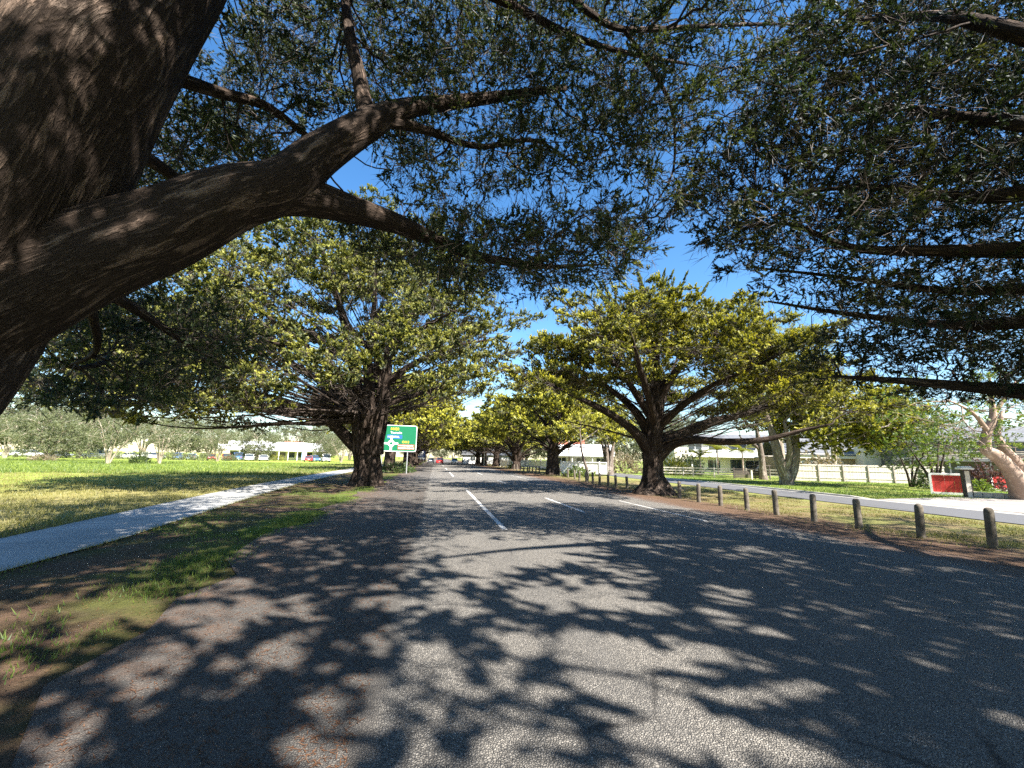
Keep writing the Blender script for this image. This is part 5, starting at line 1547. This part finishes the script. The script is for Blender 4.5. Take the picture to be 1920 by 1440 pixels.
def scatter(rs, n, x0, x1, y0, y1, dens=None):
    P = np.stack([rs.uniform(x0, x1, n), y0 + (y1 - y0) * rs.uniform(0, 1, n) ** 1.6, np.zeros(n)], -1)
    if dens is not None: P = P[rs.uniform(0, 1, len(P)) < dens(P)]
    P[:, 2] = ground_z(P[:, 0], P[:, 1])
    return P
def patch(P, f, th, soft=.25):
    v = np.sin(P[:, 0] * f + 1.3 * np.sin(P[:, 1] * f * .7)) * np.sin(P[:, 1] * f * .8 + 1.1 * np.sin(P[:, 0] * f * .6 + 2)) * .5 + .5
    return np.clip((v - th) / soft, 0, 1)
rg = np.random.default_rng(77)
off_path = lambda P: (np.abs(P[:, 0] - path_c(P[:, 1])) > 1.10)
P = scatter(rg, 52000, -4.4, -2.7, 3.0, 26, lambda P: patch(P, 1.5, .42) * np.exp(-((P[:, 0] + 3.5) / .5) ** 2) * np.clip((P[:, 1] - 3) / 8, .18, 1))
tag(blades("verge_grass", P, .065, .006, F_GRASS, rg), "tufty green grass along the shoulder edge", "grass", kind='stuff')
P = scatter(rg, 60000, -6.4, -3.0, 3.0, 24, lambda P: patch(P, .9, .5) * .8 * off_path(P))
tag(blades("thin_verge_grass", P, .045, .005, F_GRASS, rg), "thin worn grass between path and road", "grass", kind='stuff')
P = scatter(rg, 90000, -30, -7.6, 9, 45, lambda P: off_path(P) * (P[:, 0] < path_c(P[:, 1])))
tag(blades("field_grass", P, .10, .012, F_DRYG, rg), "yellow-green field grass left of the path", "grass", kind='stuff')
e = rg.uniform(4, 60, 9000); P = np.stack([path_c(e) + rg.choice([-1, 1], 9000) * (1.06 + np.abs(rg.normal(0, .07, 9000)) - .05), e, np.full(9000, .0)], -1)
tag(blades("path_edge_grass", P, .06, .006, F_DRYG, rg, .6), "ragged grass creeping over the path edges", "grass", kind='stuff')
P = scatter(rg, 45000, -75, -11, 38, 92)
tag(blades("long_field_grass", P, .22, .03, F_GRASS, rg), "long green grass far out in the field", "grass", kind='stuff')
P = scatter(rg, 60000, 10.6, 17.3, 6, 45, lambda P: patch(P, .8, .3) * np.clip((P[:, 0] - 10.8) / 1.6, 0, 1))
tag(blades("bollard_strip_grass", P, .06, .008, F_DRYG, rg), "worn grass around the bollards", "grass", kind='stuff')
P = scatter(rg, 40000, 22.4, 46, 19, 48, lambda P: 1.0 * (P[:, 0] > serv_c(P[:, 1]) + 2.4))
tag(blades("lawn_grass", P, .08, .016, F_GRASS, rg), "green lawn across the service road", "grass", kind='stuff')
# fallen needles and twigs
n = 26000
X = np.where(rg.random(n) < .75, -0.4 - np.abs(rg.normal(0, 1.7, n)), 9.3 + np.abs(rg.normal(0, .8, n)))
Y = 2.4 + 24 * rg.random(n) ** 1.5
Z = np.where((X > -3.2) & (X < 9.8), road_z(X, Y), ground_z(X, Y)) + .006
a = rg.uniform(0, 6.283, n); l = rg.uniform(.02, .07, n); d = np.stack([np.cos(a) * l, np.sin(a) * l, rg.uniform(0, .012, n)], -1); s = np.stack([-np.sin(a), np.cos(a), np.zeros(n)], -1) * .0035
Pn = np.stack([X, Y, Z], -1)
V = np.stack([Pn - s, Pn + s, Pn + d], 1).reshape(-1, 3)
o = mesh_np("fallen_needles", V, [np.arange(3 * n).reshape(-1, 3)], F_NEED, None, False, {'tint': np.repeat(rg.uniform(0, 1, n), 3), 'tip': np.tile([0, 0, .6], n)})
tag(o, "brown cypress needles and twiglets scattered on the road edge", "litter", kind='stuff')
tot = sum(len(o.data.loops) - 2 * len(o.data.polygons) for o in {o.data.name: o for o in scene.objects if o.type == 'MESH'}.values())
print("TRIANGLES", tot)
